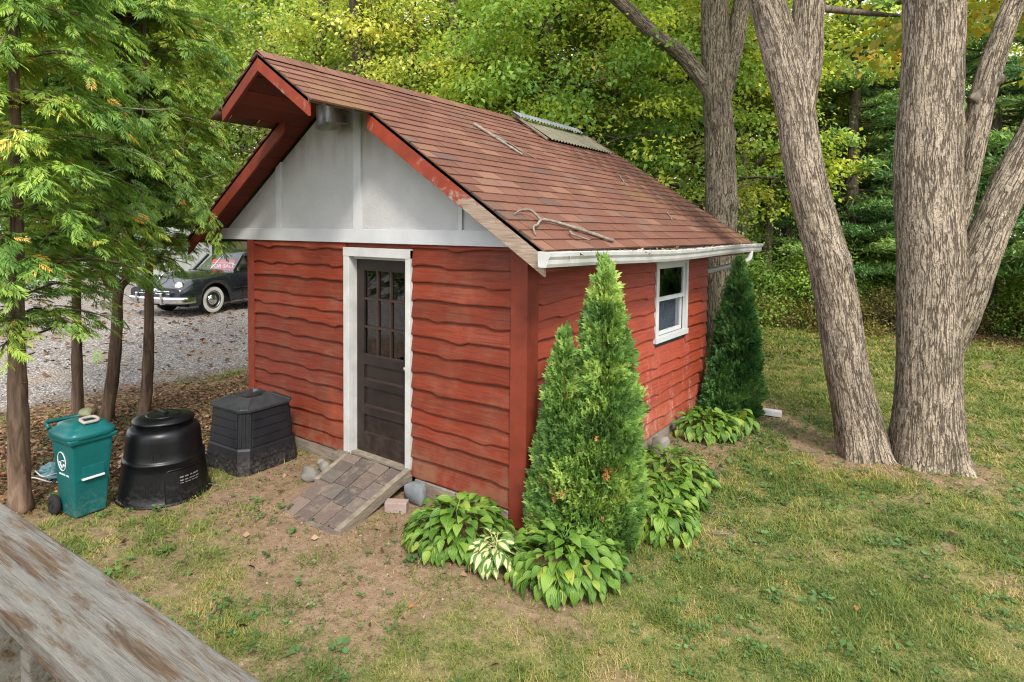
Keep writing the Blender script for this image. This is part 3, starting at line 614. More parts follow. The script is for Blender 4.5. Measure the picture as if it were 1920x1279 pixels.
# shingles
SL = (XE - XR) * KS + .025; EXPO = .1425; TW = .306
nrm = Vector((math.sin(TH), 0, math.cos(TH))); dsl = Vector((math.cos(TH), 0, -math.sin(TH)))
def unit_tab():
    m = MB()   # x: up-slope 0..1 (scaled), y 0..1 width, z thickness, lower edge thicker
    m.add([(0, 0, 0.0), (0, 1, 0.0), (1, 1, 0.0), (1, 0, 0.0), (0, 0, 1.0), (0, 1, 1.0), (1, 1, .35), (1, 0, .35)],
          [(0, 3, 2, 1), (4, 5, 6, 7), (0, 1, 5, 4), (1, 2, 6, 5), (2, 3, 7, 6), (3, 0, 4, 7)])
    me = m.mesh('shingle'); me.materials.append(M['shingle']); return me
TAB = unit_tab(); tabs = []
rs = random.Random(5); nC = int(SL / EXPO)
for k in range(nC + 1):
    slow = SL - k * EXPO
    if slow < .06: break
    ytop = YP if (slow - EXPO) < (XP - XR) * KS - .02 else YO
    y = ytop - .015 + (0 if k % 2 else -TW / 2) + rs.uniform(-.03, .03)
    sag = .012 * math.sin(k * 1.7)
    while y < YF - .01:
        ya, yb = max(y, ytop - .015), min(y + TW, YF + .015)
        if yb - ya > .03:
            low = slow + rs.uniform(-.004, .004)
            p = Vector((XR, ya + .0025, ZR)) + dsl * low + nrm * (-.009 + .0005 * (k % 2)) + Vector((0, 0, 0))
            tabs.append((p, min(.149, low), yb - ya - .010, .0155 + rs.uniform(0, .004), rs.uniform(-.006, .006)))
        y += TW
def tab_matrix(t):
    p, ln, wd, th, tilt = t
    R3 = Matrix((( -dsl.x, 0, nrm.x), (-dsl.y, 1, nrm.y), (-dsl.z, 0, nrm.z))).to_4x4()
    return Matrix.Translation(p) @ R3 @ Matrix.Rotation(tilt, 4, 'Y') @ Matrix.Diagonal((ln, wd, th, 1))
tabs.sort(key=lambda t: (t[0] - CAM).length)
def field(ts, name):
    base = np.array([v.co[:] + (1,) for v in TAB.vertices]); fs = np.array([list(p.vertices) for p in TAB.polygons]); V = []; F = []; A = []
    for i, t in enumerate(ts):
        V.append((base @ np.array(tab_matrix(t)).T)[:, :3]); F.append(fs + 8 * i); A.append(np.full(8, random.random()))
    return tag(link_mesh(name, np_mesh(name, np.vstack(V), np.vstack(F), {'v': np.concatenate(A)}), M['shingle'], roof), kind='stuff')
for t in tabs[:300]:
    o = link_mesh('shingle', TAB, None, roof); o.matrix_local = tab_matrix(t)
field(tabs[300:], 'far_shingles')
# left slope courses (mirror image), one field
mir = []
for t in tabs:
    mir.append(t)
base = np.array([v.co[:] + (1,) for v in TAB.vertices]); fs = np.array([list(p.vertices) for p in TAB.polygons]); V = []; F = []; A = []
for i, t in enumerate(mir):
    q = (base @ np.array(tab_matrix(t)).T)[:, :3]; q[:, 0] = 2 * XR - q[:, 0]; V.append(q); F.append(fs[:, ::-1] + 8 * i); A.append(np.full(8, random.random()))
tag(link_mesh('back_slope_shingles', np_mesh('back_slope_shingles', np.vstack(V), np.vstack(F), {'v': np.concatenate(A)}), M['shingle'], roof), kind='stuff')
capm = MB().add([(-.135, 0, -.135 * S + .004), (0, 0, .012), (.135, 0, -.135 * S + .004), (-.135, .22, -.135 * S), (0, .22, .005), (.135, .22, -.135 * S),
                 (-.135, 0, -.135 * S - .004), (0, 0, .004), (.135, 0, -.135 * S - .004)],
                [(0, 1, 4, 3), (1, 2, 5, 4), (0, 6, 7, 1), (1, 7, 8, 2)]).mesh('ridge_cap'); capm.materials.append(M['shingle'])
y = YP - .012
while y < YF - .1:
    o = link_mesh('ridge_cap', capm, None, roof, (XR, y, ZR + .012)); y += .145
# corrugated patch over the ridge
def corr(y0, y1, s0, s1, side, lift):
    n = 92; ys = np.linspace(y0, y1, n); V = []
    for j, s_ in enumerate((s0, (s0 + s1) / 2, s1)):
        for i, yy in enumerate(ys):
            wv = .012 * math.sin(i * 2 * math.pi / 4 + .8)
            x = XR + side * s_ / KS
            V.append((x + side * nrm.x * (wv + lift), yy + .05 * (s_ - s0) * 0, ZR - S * s_ / KS + nrm.z * (wv + lift)))
    m = MB(); m.add(V, [(r * n + k, r * n + k + 1, (r + 1) * n + k + 1, (r + 1) * n + k) for r in range(2) for k in range(n - 1)], False)
    return m
corr(3.02, 4.93, .10, .68, 1, .045).build('corrugated_patch', M['corrug'], roof)
corr(2.84, 4.70, -.03, .15, 1, .095).build('corrugated_patch', M['corrug2'], roof)
MB().bar((XR + .02, 2.90, ZR + .07), (XR + .58, 2.98, rz_(XR + .58, -.035)), .05, .022).build('patch_batten', M['oldwood'], roof)
# gutter with downspout
gprof = [(0, .112), (.004, .0), (.02, -.006), (.075, -.006), (.088, .02), (.092, .05), (.108, .075), (.112, .105), (.104, .112), (.100, .098), (.097, .078), (.080, .052), (.076, .022), (.066, .006), (.022, .006), (.012, .014), (.008, .108)]
ys = np.linspace(-.42, 5.50, 25); V = []; n = len(gprof)
for yy in ys:
    t = (yy + .42) / 5.92; sg = -.028 * math.sin(math.pi * min(1, t * 1.15)) + .012 * math.sin(t * 11) * .4
    for (a, b) in gprof: V.append((XE + .003 + a, yy, 2.272 + b + sg))
g_ = MB().add(V, [(r * n + k, r * n + (k + 1) % n, (r + 1) * n + (k + 1) % n, (r + 1) * n + k) for r in range(len(ys) - 1) for k in range(n)])
cap0 = [V[i] for i in range(9)]; g_.add(cap0, [tuple(range(9))]); cap1 = [V[(len(ys) - 1) * n + i] for i in range(9)]; g_.add(cap1, [tuple(range(9))])
gutter = g_.build('gutter', M['gutter'], shed)
pth = catmull([(XE + .06, 5.02, 2.275), (XE + .06, 5.00, 2.20), (XE + .03, 4.97, 2.14), (XE - .12, 4.88, 2.08), (.05, 4.64, 2.0), (-.06, 4.53, 1.96), (-.08, 4.51, 1.88), (-.08, 4.51, .24), (-.05, 4.53, .12), (.12, 4.60, .085), (.5, 4.66, .07), (.83, 4.70, .055)], 44)
MB().tube(pth, .036, 8).build('downspout', M['gutter'], gutter)
MB().bar((.72, 4.68, .058), (1.0, 4.75, .045), .11, .075).build('downspout_outlet', M['gutter'], gutter, .006)
# door casing and door
cas = MB().box(-DL, -DL + .088, -.062, .0, .155, DZ).box(-DR - .066, -DR, -.062, .0, .20, DZ).box(-DL, -DR, -.066, .0, DZ - .085, DZ + .006)
frame = cas.build('door_frame', M['white'], shed, .004)
MB().box(-DL + .06, -DL + .088, .0, .10, .17, DZ - .085).box(-DR - .076, -DR - .0605, .0, .10, .17, DZ - .085).box(-DL + .088, -DR - .076, 0, .10, DZ - .112, DZ - .085).build('jamb', M['white'], frame)
MB().box(-DL + .088, -DR - .076, -.03, .08, .155, .186).build('threshold', M['oldwood'], frame, .004)
x0, x1, z0, z1 = -DL + .092, -DR - .079, .190, DZ - .114; dy0, dy1 = .045, .085
dw = x1 - x0; door = None
st = .115; lz0, lz1 = z0 + 1.03, z1 - .12
dm = MB().box(x0, x0 + st, dy0, dy1, z0, z1).box(x1 - st, x1, dy0, dy1, z0, z1)
for (a, b) in ((z0, z0 + .20), (z0 + .40, z0 + .49), (z0 + .69, z0 + .77), (lz0 - .10, lz0), (lz1, z1)): dm.box(x0 + st, x1 - st, dy0 + .001, dy1, a, b)
door = dm.build('door', M['door'], shed, .003)
for (a, b) in ((z0 + .20, z0 + .40), (z0 + .49, z0 + .69), (z0 + .77, lz0 - .10)):
    MB().box(x0 + st - .004, x1 - st + .004, dy0 + .020, dy1 - .005, a - .004, b + .004).build('door_panel', M['door'], door)
    MB().box(x0 + st, x1 - st, dy0 + .004, dy0 + .019, a, a + .016).build('panel_moulding', M['chipped'], door)
gw = (x1 - x0 - 2 * st); gh = lz1 - lz0
for i in (1, 2):
    xm = x0 + st + gw * i / 3; MB().box(xm - .011, xm + .011, dy0 + .004, dy1 - .01, lz0, lz1).build('muntin', M['chipped'], door)
for i in (0, 1, 2):
    zm = lz0 + gh * i / 3; MB().box(x0 + st, x1 - st, dy0 + .003, dy1 - .012, zm - (.011 if i else 0), zm + .011).build('muntin', M['chipped'], door)
for i in range(3):
    for j in range(3):
        MB().box(x0 + st + gw * i / 3 + .0, x0 + st + gw * (i + 1) / 3, dy0 + .024, dy0 + .028, lz0 + gh * j / 3, lz0 + gh * (j + 1) / 3).build('pane', M['pane'], door)
MB().lathe([(0, .05), (.018, .045), (.026, .03), (.02, .012), (.010, .006), (.010, 0), (.024, 0), (.024, -.004)], 16, Matrix.Translation((x1 - .055, dy0 - .004, lz0 - .055)) @ Matrix.Rotation(math.pi / 2, 4, 'X')).build('door_knob', M['brass'], door)
MB().box(x1 - .115, x1 - .095, dy0 - .006, dy0 + .001, lz0 - .085, lz0 - .05).build('keyhole_plate', M['brass'], door, .002)
MB().prism([(x0 + st + .05, .16, lz1), (x0 + st + gw * .60, .16, lz1), (x0 + st + gw * .72, .16, lz0 + .5), (x0 + st + gw * .68, .16, lz0 + .0), (x0 + .06, .16, lz0 - .3)], (0, .01, 0)).build('door_curtain', M['curtain'], door)
# window
win = MB().box(.004, .052, WY0, WY0 + .075, WZ0, WZ1).box(.004, .052, WY1 - .075, WY1, WZ0, WZ1).box(.004, .052, WY0 + .075, WY1 - .075, WZ1 - .085, WZ1).box(.004, .062, WY0 - .01, WY1 + .01, WZ0 - .012, WZ0 + .055).build('window', M['vinyl'], shed, .003)
a0, a1 = WY0 + .075, WY1 - .075; zm = (WZ0 + WZ1) / 2 - .01
def sash(za, zb_, x_, lab):
    f_ = MB().box(x_, x_ + .028, a0, a0 + .05, za, zb_).box(x_, x_ + .028, a1 - .05, a1, za, zb_).box(x_, x_ + .028, a0 + .05, a1 - .05, za, za + .05).box(x_, x_ + .028, a0 + .05, a1 - .05, zb_ - .045, zb_)
    f_.build('sash', M['vinyl'], win, .002)
    MB().box(x_ + .010, x_ + .014, a0 + .045, a1 - .045, za + .045, zb_ - .04).build('pane', M['winpane'], win)
sash(zm - .01, WZ1 - .085, .000, 'upper'); sash(WZ0 + .056, zm + .03, -.034, 'lower')
MB().box(-.050, -.046, a0 - .01, a1 + .01, WZ0 + .02, zm + .02).build('window_blind', M['blind'], win)
# pair of galvanised lamp shades under the peak
lampo = MB().box(-2.30, -2.02, -.34, -.06, 3.80, 3.86).build('lamp', M['galv'], shed)
for (cx_, cy_, tx, ty) in ((-2.30, -.25, -.16, -.02), (-2.045, -.37, .04, -.06)):
    R_ = Matrix.Translation((cx_, cy_, 3.565)) @ Matrix.Rotation(tx, 4, 'Y') @ Matrix.Rotation(-ty, 4, 'X')
    MB().lathe([(.122, 0), (.118, .008), (.106, .08), (.096, .20), (.088, .235), (.0, .24), (.0, .23), (.082, .225), (.100, .08), (.114, .0), (.122, 0)], 28, R_).build('lamp_shade', M['galv'], lampo)
# branches lying on the shingles
def roofp(x, y, up=.03): return (x, y, rz_(x, -up))
def branch(label, pts, r0, r1, twigs=(), grp='dead branches fallen on the shed roof'):
    P = [Vector(roofp(*p)) for p in pts]; b0 = P[0].copy(); P = [p - b0 for p in P]
    o = thing('fallen_branch', label, 'branch', b0, 0, grp)
    C_ = catmull(P, 18); rr = np.linspace(r0, r1, 18) * (1 + .15 * np.sin(np.arange(18) * 2.3))
    MB().tube(C_, list(rr), 8).build('stem', M['fallen'], o)
    for tw in twigs:
        Q = catmull([Vector(roofp(*p)) - b0 for p in tw], 10); MB().tube(Q, list(np.linspace(r1 * .8, r1 * .3, 10)), 6).build('twig', M['twig'], o)
    return o
branch('thick peeling branch lying across the upper shingles below the corrugated patch', [(-1.70, 1.33, .03), (-1.50, 1.42, .022), (-1.12, 1.50, .024)], .022, .012, [[(-1.45, 1.42, .03), (-1.25, 1.66, .02), (-1.10, 1.75, .015)], [(-1.58, 1.40, .03), (-1.36, 1.52, .04), (-1.16, 1.63, .02)]])
branch('lichen covered branch lying above the gutter at the front eave corner', [(.17, -.10, .035), (.10, .12, .04), (.19, .45, .035), (.36, .86, .03)], .010, .017, [[(.17, -.10, .035), (.22, -.22, .05), (.27, -.26, .02)], [(.12, .05, .04), (.03, .02, .07), (.00, -.08, .05), (.02, -.20, .03)], [(.24, .30, .03), (.31, .25, .05), (.36, .48, .03)]])
branch('short thin twig on the shingles under the patch end', [(-1.05, 3.78, .016), (-.92, 3.62, .018), (-.78, 3.47, .016)], .007, .005)
branch('small forked twig resting near the middle of the eave', [(-.20, 3.47, .016), (-.10, 3.35, .02), (-.02, 3.22, .016)], .008, .005, [[(-.10, 3.35, .02), (-.05, 3.40, .03), (.02, 3.42, .016)]])

# ------------------------------------------------------------------ ramp
A_, B_, C_r, D_r = Vector((-2.21, -.06, .178)), Vector((-1.37, -.06, .178)), Vector((-1.20, -1.03, .0)), Vector((-1.92, -1.06, .0))
ramp = thing('door_ramp', 'sloping ramp of worn pavers leading up to the shed door', 'ramp', (-1.7, -.6, 0)); ro = Vector((-1.7, -.6, 0))
def rp(u, v, h=0): return A_.lerp(B_, u).lerp(D_r.lerp(C_r, u), v) + Vector((0, 0, h)) - ro
rs = random.Random(3)
for c in range(4):
    v = -.01 if c % 2 else -.10
    while v < 1.0:
        ln = rs.choice((.20, .24, .27, .14)); va, vb = max(v, 0), min(v + ln, 1.02)
        if vb - va > .05:
            h = rs.uniform(-.004, .006); j = lambda: rs.uniform(-.006, .006)
            q = [rp(c / 4 + .008 + j(), va + .006 + j(), h), rp((c + 1) / 4 - .008 + j(), va + .006 + j(), h + j() * .4), rp((c + 1) / 4 - .008 + j(), vb - .006 + j(), h + j() * .4), rp(c / 4 + .008 + j(), vb - .006 + j(), h)]
            MB().prism(q, (0, 0, -.05)).build('paver', M['paver'], ramp, .004, seg=1)
        v += ln
MB().prism([rp(0.01, .01, -.02), rp(.99, .01, -.02), rp(.99, .96, -.02), rp(.01, .96, -.02), ], (0, 0, -.03)).build('ramp_bed', M['litter'] if False else M['sillwood'], ramp)
MB().bar(rp(1.045, -.01, -.005), rp(1.045, .99, -.005), .06, .10).build('side_board', M['oldwood'], ramp, .006)
MB().bar(rp(-.03, -.01, -.03), rp(-.03, .50, -.03), .05, .07).build('side_board', M['oldwood'], ramp, .006)
MB().box(-.60 - .07, -.60 + .07, .43, .54, .09, .18).build('end_block', M['oldwood'], ramp, .006)
MB().box(.36 - .06, .36 + .07, .43, .54, .10, .175).build('end_block', M['oldwood'], ramp, .006)

def rock(name, loc, size, mat, label, cat='stone', group=None, seed=1, boxy=0.0):
    bm = bmesh.new(); bmesh.ops.create_icosphere(bm, subdivisions=3, radius=1)
    P = np.array([v.co[:] for v in bm.verts]); nz = vnoise(P * 1.3 + seed * 7.1, seed) * .22 + vnoise(P * 3.1 + seed, seed + 2) * .07
    if boxy: P = np.sign(P) * np.abs(P) ** (1 - boxy)
    P = P * (1 + nz[:, None]) * np.array(size); P[:, 2] -= P[:, 2].min() + size[2] * .25
    for v, p in zip(bm.verts, P): v.co = p
    me = bpy.data.meshes.new(name); bm.to_mesh(me); bm.free(); me.polygons.foreach_set('use_smooth', [True] * len(me.polygons))
    o = link_mesh(name, me, mat, None, loc); return tag(o, label, cat, group)
rock('stone', (-2.30, -.48, 0), (.11, .08, .08), M['stone'], 'largest rounded stone beside the left edge of the ramp', seed=2)
rock('stone', (-2.36, -.26, 0), (.07, .06, .06), M['stone'], 'grey stone tucked between the ramp and the shed wall', seed=4)
rock('stone', (-2.55, -.17, 0), (.05, .04, .04), M['stone'], 'small pale stone at the foot of the wall by the square composter', seed=5)
o = MB().box(-.10, .10, -.05, .05, 0, .095).build('concrete_block', M['pinkblock'], None, .008, (-1.10, -.42, 0)); o.rotation_euler = (0, 0, .55); tag(o, 'pinkish concrete block lying against the ramp side board', 'block')
o = rock('stone_slab', (-1.08, -.20, 0), (.12, .05, .11), M['bluestone'], 'blue grey stone slab leaning at the door corner of the shed', 'stone', None, 9, .45)
o = rock('stone', (.20, 1.80, 0), (.09, .13, .11), simple('orange_stone', (.36, .17, .06), (.46, .25, .11), 6, .9, .4, 40), 'orange boulder against the side wall between the two arborvitae', 'stone', None, 12, .3)
o = rock('stone', (.20, 2.45, 0), (.08, .09, .10), M['stone'], 'grey boulder against the side wall under the window', 'stone', None, 14, .3)

# ------------------------------------------------------------------ bins
def dirn(a, b): v = Vector(b) - Vector(a); return v.normalized()
# wheeled green bin : near lower corner (-3.14,-2.28), front face runs towards +y
gb = thing('wheeled_bin', 'teal green wheeled food-waste bin with stone on its lid', 'bin', (-3.29, -2.12, 0), math.radians(96))
# local: x = along front face, y = towards the back (hinge side), front at y=-d
def frust(w0, d0, w1, d1, z0, z1, yo0=0, yo1=0): return [(-w0, -d0 + yo0, z0), (w0, -d0 + yo0, z0), (w0, d0 + yo0, z0), (-w0, d0 + yo0, z0), (-w1, -d1 + yo1, z1), (w1, -d1 + yo1, z1), (w1, d1 + yo1, z1), (-w1, d1 + yo1, z1)]
BX = [(3, 2, 1, 0), (4, 5, 6, 7), (0, 1, 5, 4), (1, 2, 6, 5), (2, 3, 7, 6), (3, 0, 4, 7)]
MB().add(frust(.125, .125, .165, .185, .012, .70), BX).build('body', M['green'], gb, .018, seg=3)
MB().add(frust(.182, .205, .190, .215, .672, .715), BX).build('rim', M['green'], gb, .014, seg=3)
lid = MB(); prof = [(1.0, .0), (1.03, .02), (1.0, .045), (.86, .062), (.80, .075), (.72, .10), (.5, .115), (.2, .122), (0, .124)]
vs = []; nn = 40
for (k_, z_) in prof:
    for i in range(nn):
        a = 2 * math.pi * i / nn; c_, s_ = math.cos(a), math.sin(a); e_ = .45
        vs.append((.198 * k_ * math.copysign(abs(c_) ** e_, c_), .222 * k_ * math.copysign(abs(s_) ** e_, s_), .716 + z_))
lid.add(vs, [(r * nn + k, r * nn + (k + 1) % nn, (r + 1) * nn + (k + 1) % nn, (r + 1) * nn + k) for r in range(len(prof) - 1) for k in range(nn)], True)
lid = lid.build('lid', M['green'], gb)
MB().tube([(-.17, .20, .76), (-.17, .27, .80), (.17, .27, .80), (.17, .20, .76)], .018, 10).build('handle', M['green'], gb)
# front recessed pocket with white bar
MB().box(-.085, .095, -.172, -.150, .36, .46).build('pocket', M['green'], gb, .004)
MB().box(-.085, .09, -.186, -.150, .345, .362).build('pocket_bar', M['print'], gb, .003)
MB().add(frust(.112, .006, .140, .006, .33, .66, -.150, -.180), BX).build('front_panel', M['green'], gb, .004)
for i in (-1, 1):
    w_ = MB().lathe([(.0, -.022), (.05, -.024), (.082, -.02), (.09, -.01), (.09, .01), (.082, .02), (.05, .024), (0, .022)], 24, Matrix.Translation((.175 * i * -1 if i < 0 else -.0 - .175, .16, .09)) @ Matrix.Rotation(math.pi / 2, 4, 'Y')) if False else MB().lathe([(.0, -.022), (.05, -.024), (.082, -.02), (.09, -.01), (.09, .01), (.082, .02), (.05, .024), (0, .022)], 24, Matrix.Translation((.165 * i, .15, .09)) @ Matrix.Rotation(math.pi / 2, 4, 'Y'))
    wh = w_.build('wheel', M['rubber'], gb); MB().lathe([(.03, -.028), (.03, .028), (0, .03)], 14, Matrix.Translation((.165 * i, .15, .09)) @ Matrix.Rotation(math.pi / 2, 4, 'Y')).build('hub', M['charcoal'], wh)
# emblem on the side turned to the camera (local -x side)
def sidep(y_, z_, o_=.0025):
    k = (z_ - .012) / .688; return (-(.125 + .04 * k) - o_, y_, z_)
em = MB(); ring = [sidep(.02 + .068 * math.cos(a), .50 + .082 * math.sin(a)) for a in np.linspace(0, 2 * math.pi, 40, endpoint=False)]
em.tube(ring, .0042, 6, closed=True)
em.tube([sidep(.075 - .1 * t, .475 + .02 * math.sin(t * 9) - .02 * t) for t in np.linspace(0, 1, 14)], .0045, 6); em.tube([sidep(.06 - .08 * t, .455 + .012 * math.sin(t * 7 + 1)) for t in np.linspace(0, 1, 12)], .004, 6)
em.tube([sidep(.03 - .06 * t, .50 + .03 * t - .02 * t * t) for t in np.linspace(0, 1, 8)], .004, 6)
em.build('emblem', M['print'], gb)
tm = MB()
for i in range(11):
    if i in (7,): continue
    y_ = .085 - i * .0155; a, b = sidep(y_, .375), sidep(y_ - .011, .391); tm.box(a[0] - .001, a[0] + .004, min(a[1], b[1]), max(a[1], b[1]), .377, .388 + .004 * (i % 2))
tm.build('printed_line', M['print'], gb)
hd = MB(); hq = [(-.055, -.155, .838), (.055, -.155, .838), (.05, -.085, .858), (-.05, -.085, .858)]
hd.tube(catmull(hq + hq[:1], 26)[:-1], .014, 8, closed=True); hd.build('latch_handle', M['beige'], lid if False else gb)
Rg = Matrix.Rotation(math.radians(96), 4, 'Z'); lp = Vector((-3.29, -2.12, 0)) + (Rg @ Vector((.05, .04, .838)))
rock('stone', (lp.x, lp.y, .842), (.085, .05, .038), M['mossrock'], 'smooth greenish stone weighing down the teal bin lid', seed=21)

# round black composter
cb = thing('round_composter', 'round black plastic composter with domed lid and side hatch', 'composter', (-3.17, -1.49, 0))
def cr(z): return .385 - .04 * (z / .36) if z < .36 else (.335 - .025 * ((z - .36) / .26))
prof = [(.0, .0), (.405, .0), (.41, .012), (.39, .022)] + [(cr(z), z) for z in np.linspace(.03, .355, 6)] + [(.350, .36), (.352, .375), (.338, .382)] + [(cr(z), z) for z in np.linspace(.40, .60, 5)] + [(.300, .635), (.275, .655), (.245, .662)]
MB().lathe(prof, 64).build('body', M['black'], cb)
MB().lathe([(.248, .662), (.253, .675), (.253, .70), (.262, .70), (.267, .712), (.258, .728), (.20, .745), (.10, .757), (0, .760)], 56).build('lid', M['black'], cb)
MB().box(-.06, .06, -.022, .022, .752, .792).build('lid_handle', M['black'], cb, .012, seg=3)
MB().lathe([(.150, .748), (.150, .754), (.135, .757)], 48).build('lid_ring', M['black'], cb)
fa = math.atan2(-4.14 + 1.49, 2.91 + 3.17)     # towards the camera
for (ang, z0_, z1_) in ((fa - .22, .415, .475), (fa - .38, .13, .20)):
    sm = MB()
    for i in range(6):
        a = ang + (i - 2.5) * .036; n_ = Vector((math.cos(a), math.sin(a), 0)); tdir = Vector((-n_.y, n_.x, 0))
        pa, pb = n_ * (cr(z0_) + .003) + Vector((0, 0, z0_)), n_ * (cr(z1_) + .003) + Vector((0, 0, z1_)); sm.bar(pa, pb, .006, .004, n_)
    sm.build('vent_slots', M['slot'], cb)
hm = MB(); V = []; ang0, ang1 = fa + .02, fa + .92
for j, z in enumerate(np.linspace(.03, .30, 8)):
    for i, a in enumerate(np.linspace(ang0, ang1, 16)):
        r = cr(z) + .009; V.append((r * math.cos(a), r * math.sin(a), z))
hm.add(V, [(r * 16 + k, r * 16 + k + 1, (r + 1) * 16 + k + 1, (r + 1) * 16 + k) for r in range(7) for k in range(15)], True)
rim_ = [(cr(z) * math.cos(a), cr(z) * math.sin(a), z) for a, z in [(ang0, .02), (ang0, .15), (ang0, .28), (ang0 + .05, .305)] + [(a, .308) for a in np.linspace(ang0 + .1, ang1 - .1, 10)] + [(ang1 - .05, .305), (ang1, .28), (ang1, .02)]]
hm.tube(rim_, .009, 6)
hm.build('hatch', M['black'], cb)
em = MB(); em_r = random.Random(2)
for rr_, z in ((0, .235), (1, .205), (2, .182)):
    a = ang0 + .36
    while a < ang1 - .12:
        n_ = Vector((math.cos(a), math.sin(a), 0)); w_ = em_r.uniform(.018, .035); r = cr(z) + .0105; td = Vector((-n_.y, n_.x, 0)); p = n_ * r + Vector((0, 0, z))
        em.bar(p - td * w_ / 2, p + td * w_ / 2, .002, .012 - rr_ * .003, (0, 0, 1)); a += w_ / r + .03
em.build('embossed_lettering', simple('faded_relief', (.10, .095, .09), (.22, .21, .19), 40, .7), cb)

# square black composter
sb = thing('square_composter', 'square charcoal composter of stacked ribbed panels under a peaked lid', 'composter', (-3.26, -.54, 0), math.radians(4))
w0, w1 = .345, .300; ch = .085
def octa(w, z, c=ch): return [(-w + c, -w, z), (w - c, -w, z), (w, -w + c, z), (w, w - c, z), (w - c, w, z), (-w + c, w, z), (-w, w - c, z), (-w, -w + c, z)]
def ww(z): return (.372 - .03 * z / .26) if z < .26 else (.332 - .03 * (z - .26) / .39)
lv = [0, .235, .255, .26, .62, .645]; V = []
for z in (0, .24, .262): V += octa(ww(min(z, .259)) if z < .262 else .336, z)
for z in (.263, .63): V += octa(ww(z), z)
nlev = 5
MB().add(V, [(r * 8 + k, r * 8 + (k + 1) % 8, (r + 1) * 8 + (k + 1) % 8, (r + 1) * 8 + k) for r in range(nlev - 1) for k in range(8)] + [tuple(range(8))[::-1], tuple(range(32, 40))]).build('body', M['charcoal'], sb)
for q in range(4):
    R_ = Matrix.Rotation(q * math.pi / 2, 4, 'Z')
    for i in range(4):
        za = .270 + i * .090; zb_ = za + .082
        pts = [(-ww(za) + ch + .02, -ww(za) - .010, za), (ww(za) - ch - .02, -ww(za) - .010, za), (ww(zb_) - ch - .02, -ww(zb_) - .004, zb_), (-ww(zb_) + ch + .02, -ww(zb_) - .004, zb_)]
        MB().prism([R_ @ Vector(p) for p in pts], R_ @ Vector((0, .03, 0))).build('wall_panel', M['charcoal'], sb, .003, seg=1)
    sl = MB()
    for i in range(5):
        xx = -.2 + i * .1; zz_ = .135; sl.box(xx - .035, xx + .035, -ww(zz_) - .004, -ww(zz_) + .01, zz_ - .006, zz_ + .004, R_)
    sl.build('vent_slots', M['slot'], sb)
    # ribbed corner
    n1 = R_ @ Vector((.7071, -.7071, 0))
    for k in (-1, 0, 1):
        t_ = R_ @ Vector((.7071, .7071, 0)) * (k * .035); dd = lambda z: (ww(z) - ch / 2) * 1.4142 + .002
        MB().bar(n1 * dd(.28) + t_ + Vector((0, 0, .275)), n1 * dd(.62) + t_ + Vector((0, 0, .625)), .022, .012, n1).build('corner_rib', M['charcoal'], sb, .003, seg=1)
V = octa(.325, .632) + octa(.330, .655) + octa(.16, .735, .03) + octa(.145, .735, .03) + octa(.13, .69, .03)
MB().add(V, [(r * 8 + k, r * 8 + (k + 1) % 8, (r + 1) * 8 + (k + 1) % 8, (r + 1) * 8 + k) for r in range(4) for k in range(8)] + [tuple(range(8))[::-1], tuple(range(32, 40))]).build('lid', M['charcoal_lid'], sb)
for q in range(4):
    R_ = Matrix.Rotation(q * math.pi / 2, 4, 'Z'); a, b = R_ @ Vector((.285, -.285, .66)), R_ @ Vector((.145, -.145, .737)); MB().bar(a, b, .085, .012, (0, 0, 1)).build('lid_rib', M['charcoal_lid'], sb, .004, seg=1)
MB().box(-.02, .02, -.15, .15, .722, .742).build('lid_bar', M['charcoal_lid'], sb, .003)

# crumpled tarp with rope behind the green bin
bm = bmesh.new(); bmesh.ops.create_icosphere(bm, subdivisions=4, radius=1); P = np.array([v.co[:] for v in bm.verts])
nz = np.abs(vnoise(P * 2.3, 31)) * .5 + np.abs(vnoise(P * 5.3, 33)) * .25; P = P * (.65 + nz[:, None]) * np.array((.20, .13, .10)); P[:, 2] = np.maximum(P[:, 2], -.05) + .05
for v, p in zip(bm.verts, P): v.co = p
me = bpy.data.meshes.new('tarp'); bm.to_mesh(me); bm.free()
tp = thing('tarp_bundle', 'crumpled teal tarp with white rope on the leaf litter', 'tarp', (-4.35, -1.98, 0), .6)
link_mesh('tarp', me, M['tarp'], tp)
MB().tube(catmull([(-.2, -.06, .08), (-.05, -.14, .06), (.1, -.12, .09), (.2, -.15, .03), (.05, -.17, .02), (-.1, -.16, .05), (-.22, -.1, .03)], 40), .007, 6).build('rope', M['rope'], tp)

# ------------------------------------------------------------------ deck with railing
dk = thing('deck_railing', 'weathered grey timber deck railing with plank top and balusters', 'railing', (1.6, -3.78, .9), math.radians(2.93))
MB().box(-3.2, 3.4, -.072, .072, .962, 1.0).build('top_rail', M['rail'], dk, .007, seg=3)
MB().box(-3.2, 3.4, -.02, .02, .87, .961).build('upper_rail', M['rail'], dk, .003)
MB().box(-3.2, 3.4, -.02, .02, .08, .17).build('lower_rail', M['rail'], dk, .003)
for x_ in np.arange(-3.1, 3.3, .145):
    if abs((x_ + .62) % 1.9) < .12: continue
    MB().box(x_ - .019, x_ + .019, -.058, -.0205, .02, .93).build('baluster', M['rail'], dk, .003)
for x_ in (-2.52, -.62, 1.28, 3.18): MB().box(x_ - .044, x_ + .044, -.15, -.0735, .0, .955).build('post', M['rail'], dk, .005)
dkf = thing('deck', 'raised timber deck of weathered planks behind the railing', 'deck', (1.6, -3.78, 0), math.radians(2.93))
for i in range(15): MB().box(-3.2, 3.4, -.14 - .145 * i - .138 + .15, -.14 - .145 * i + .15, .862, .9).build('plank', M['rail'], dkf, .004, seg=1)
MB().box(-3.2, 3.4, -.022, .012, .66, .861).build('rim_joist', M['rail'], dkf)
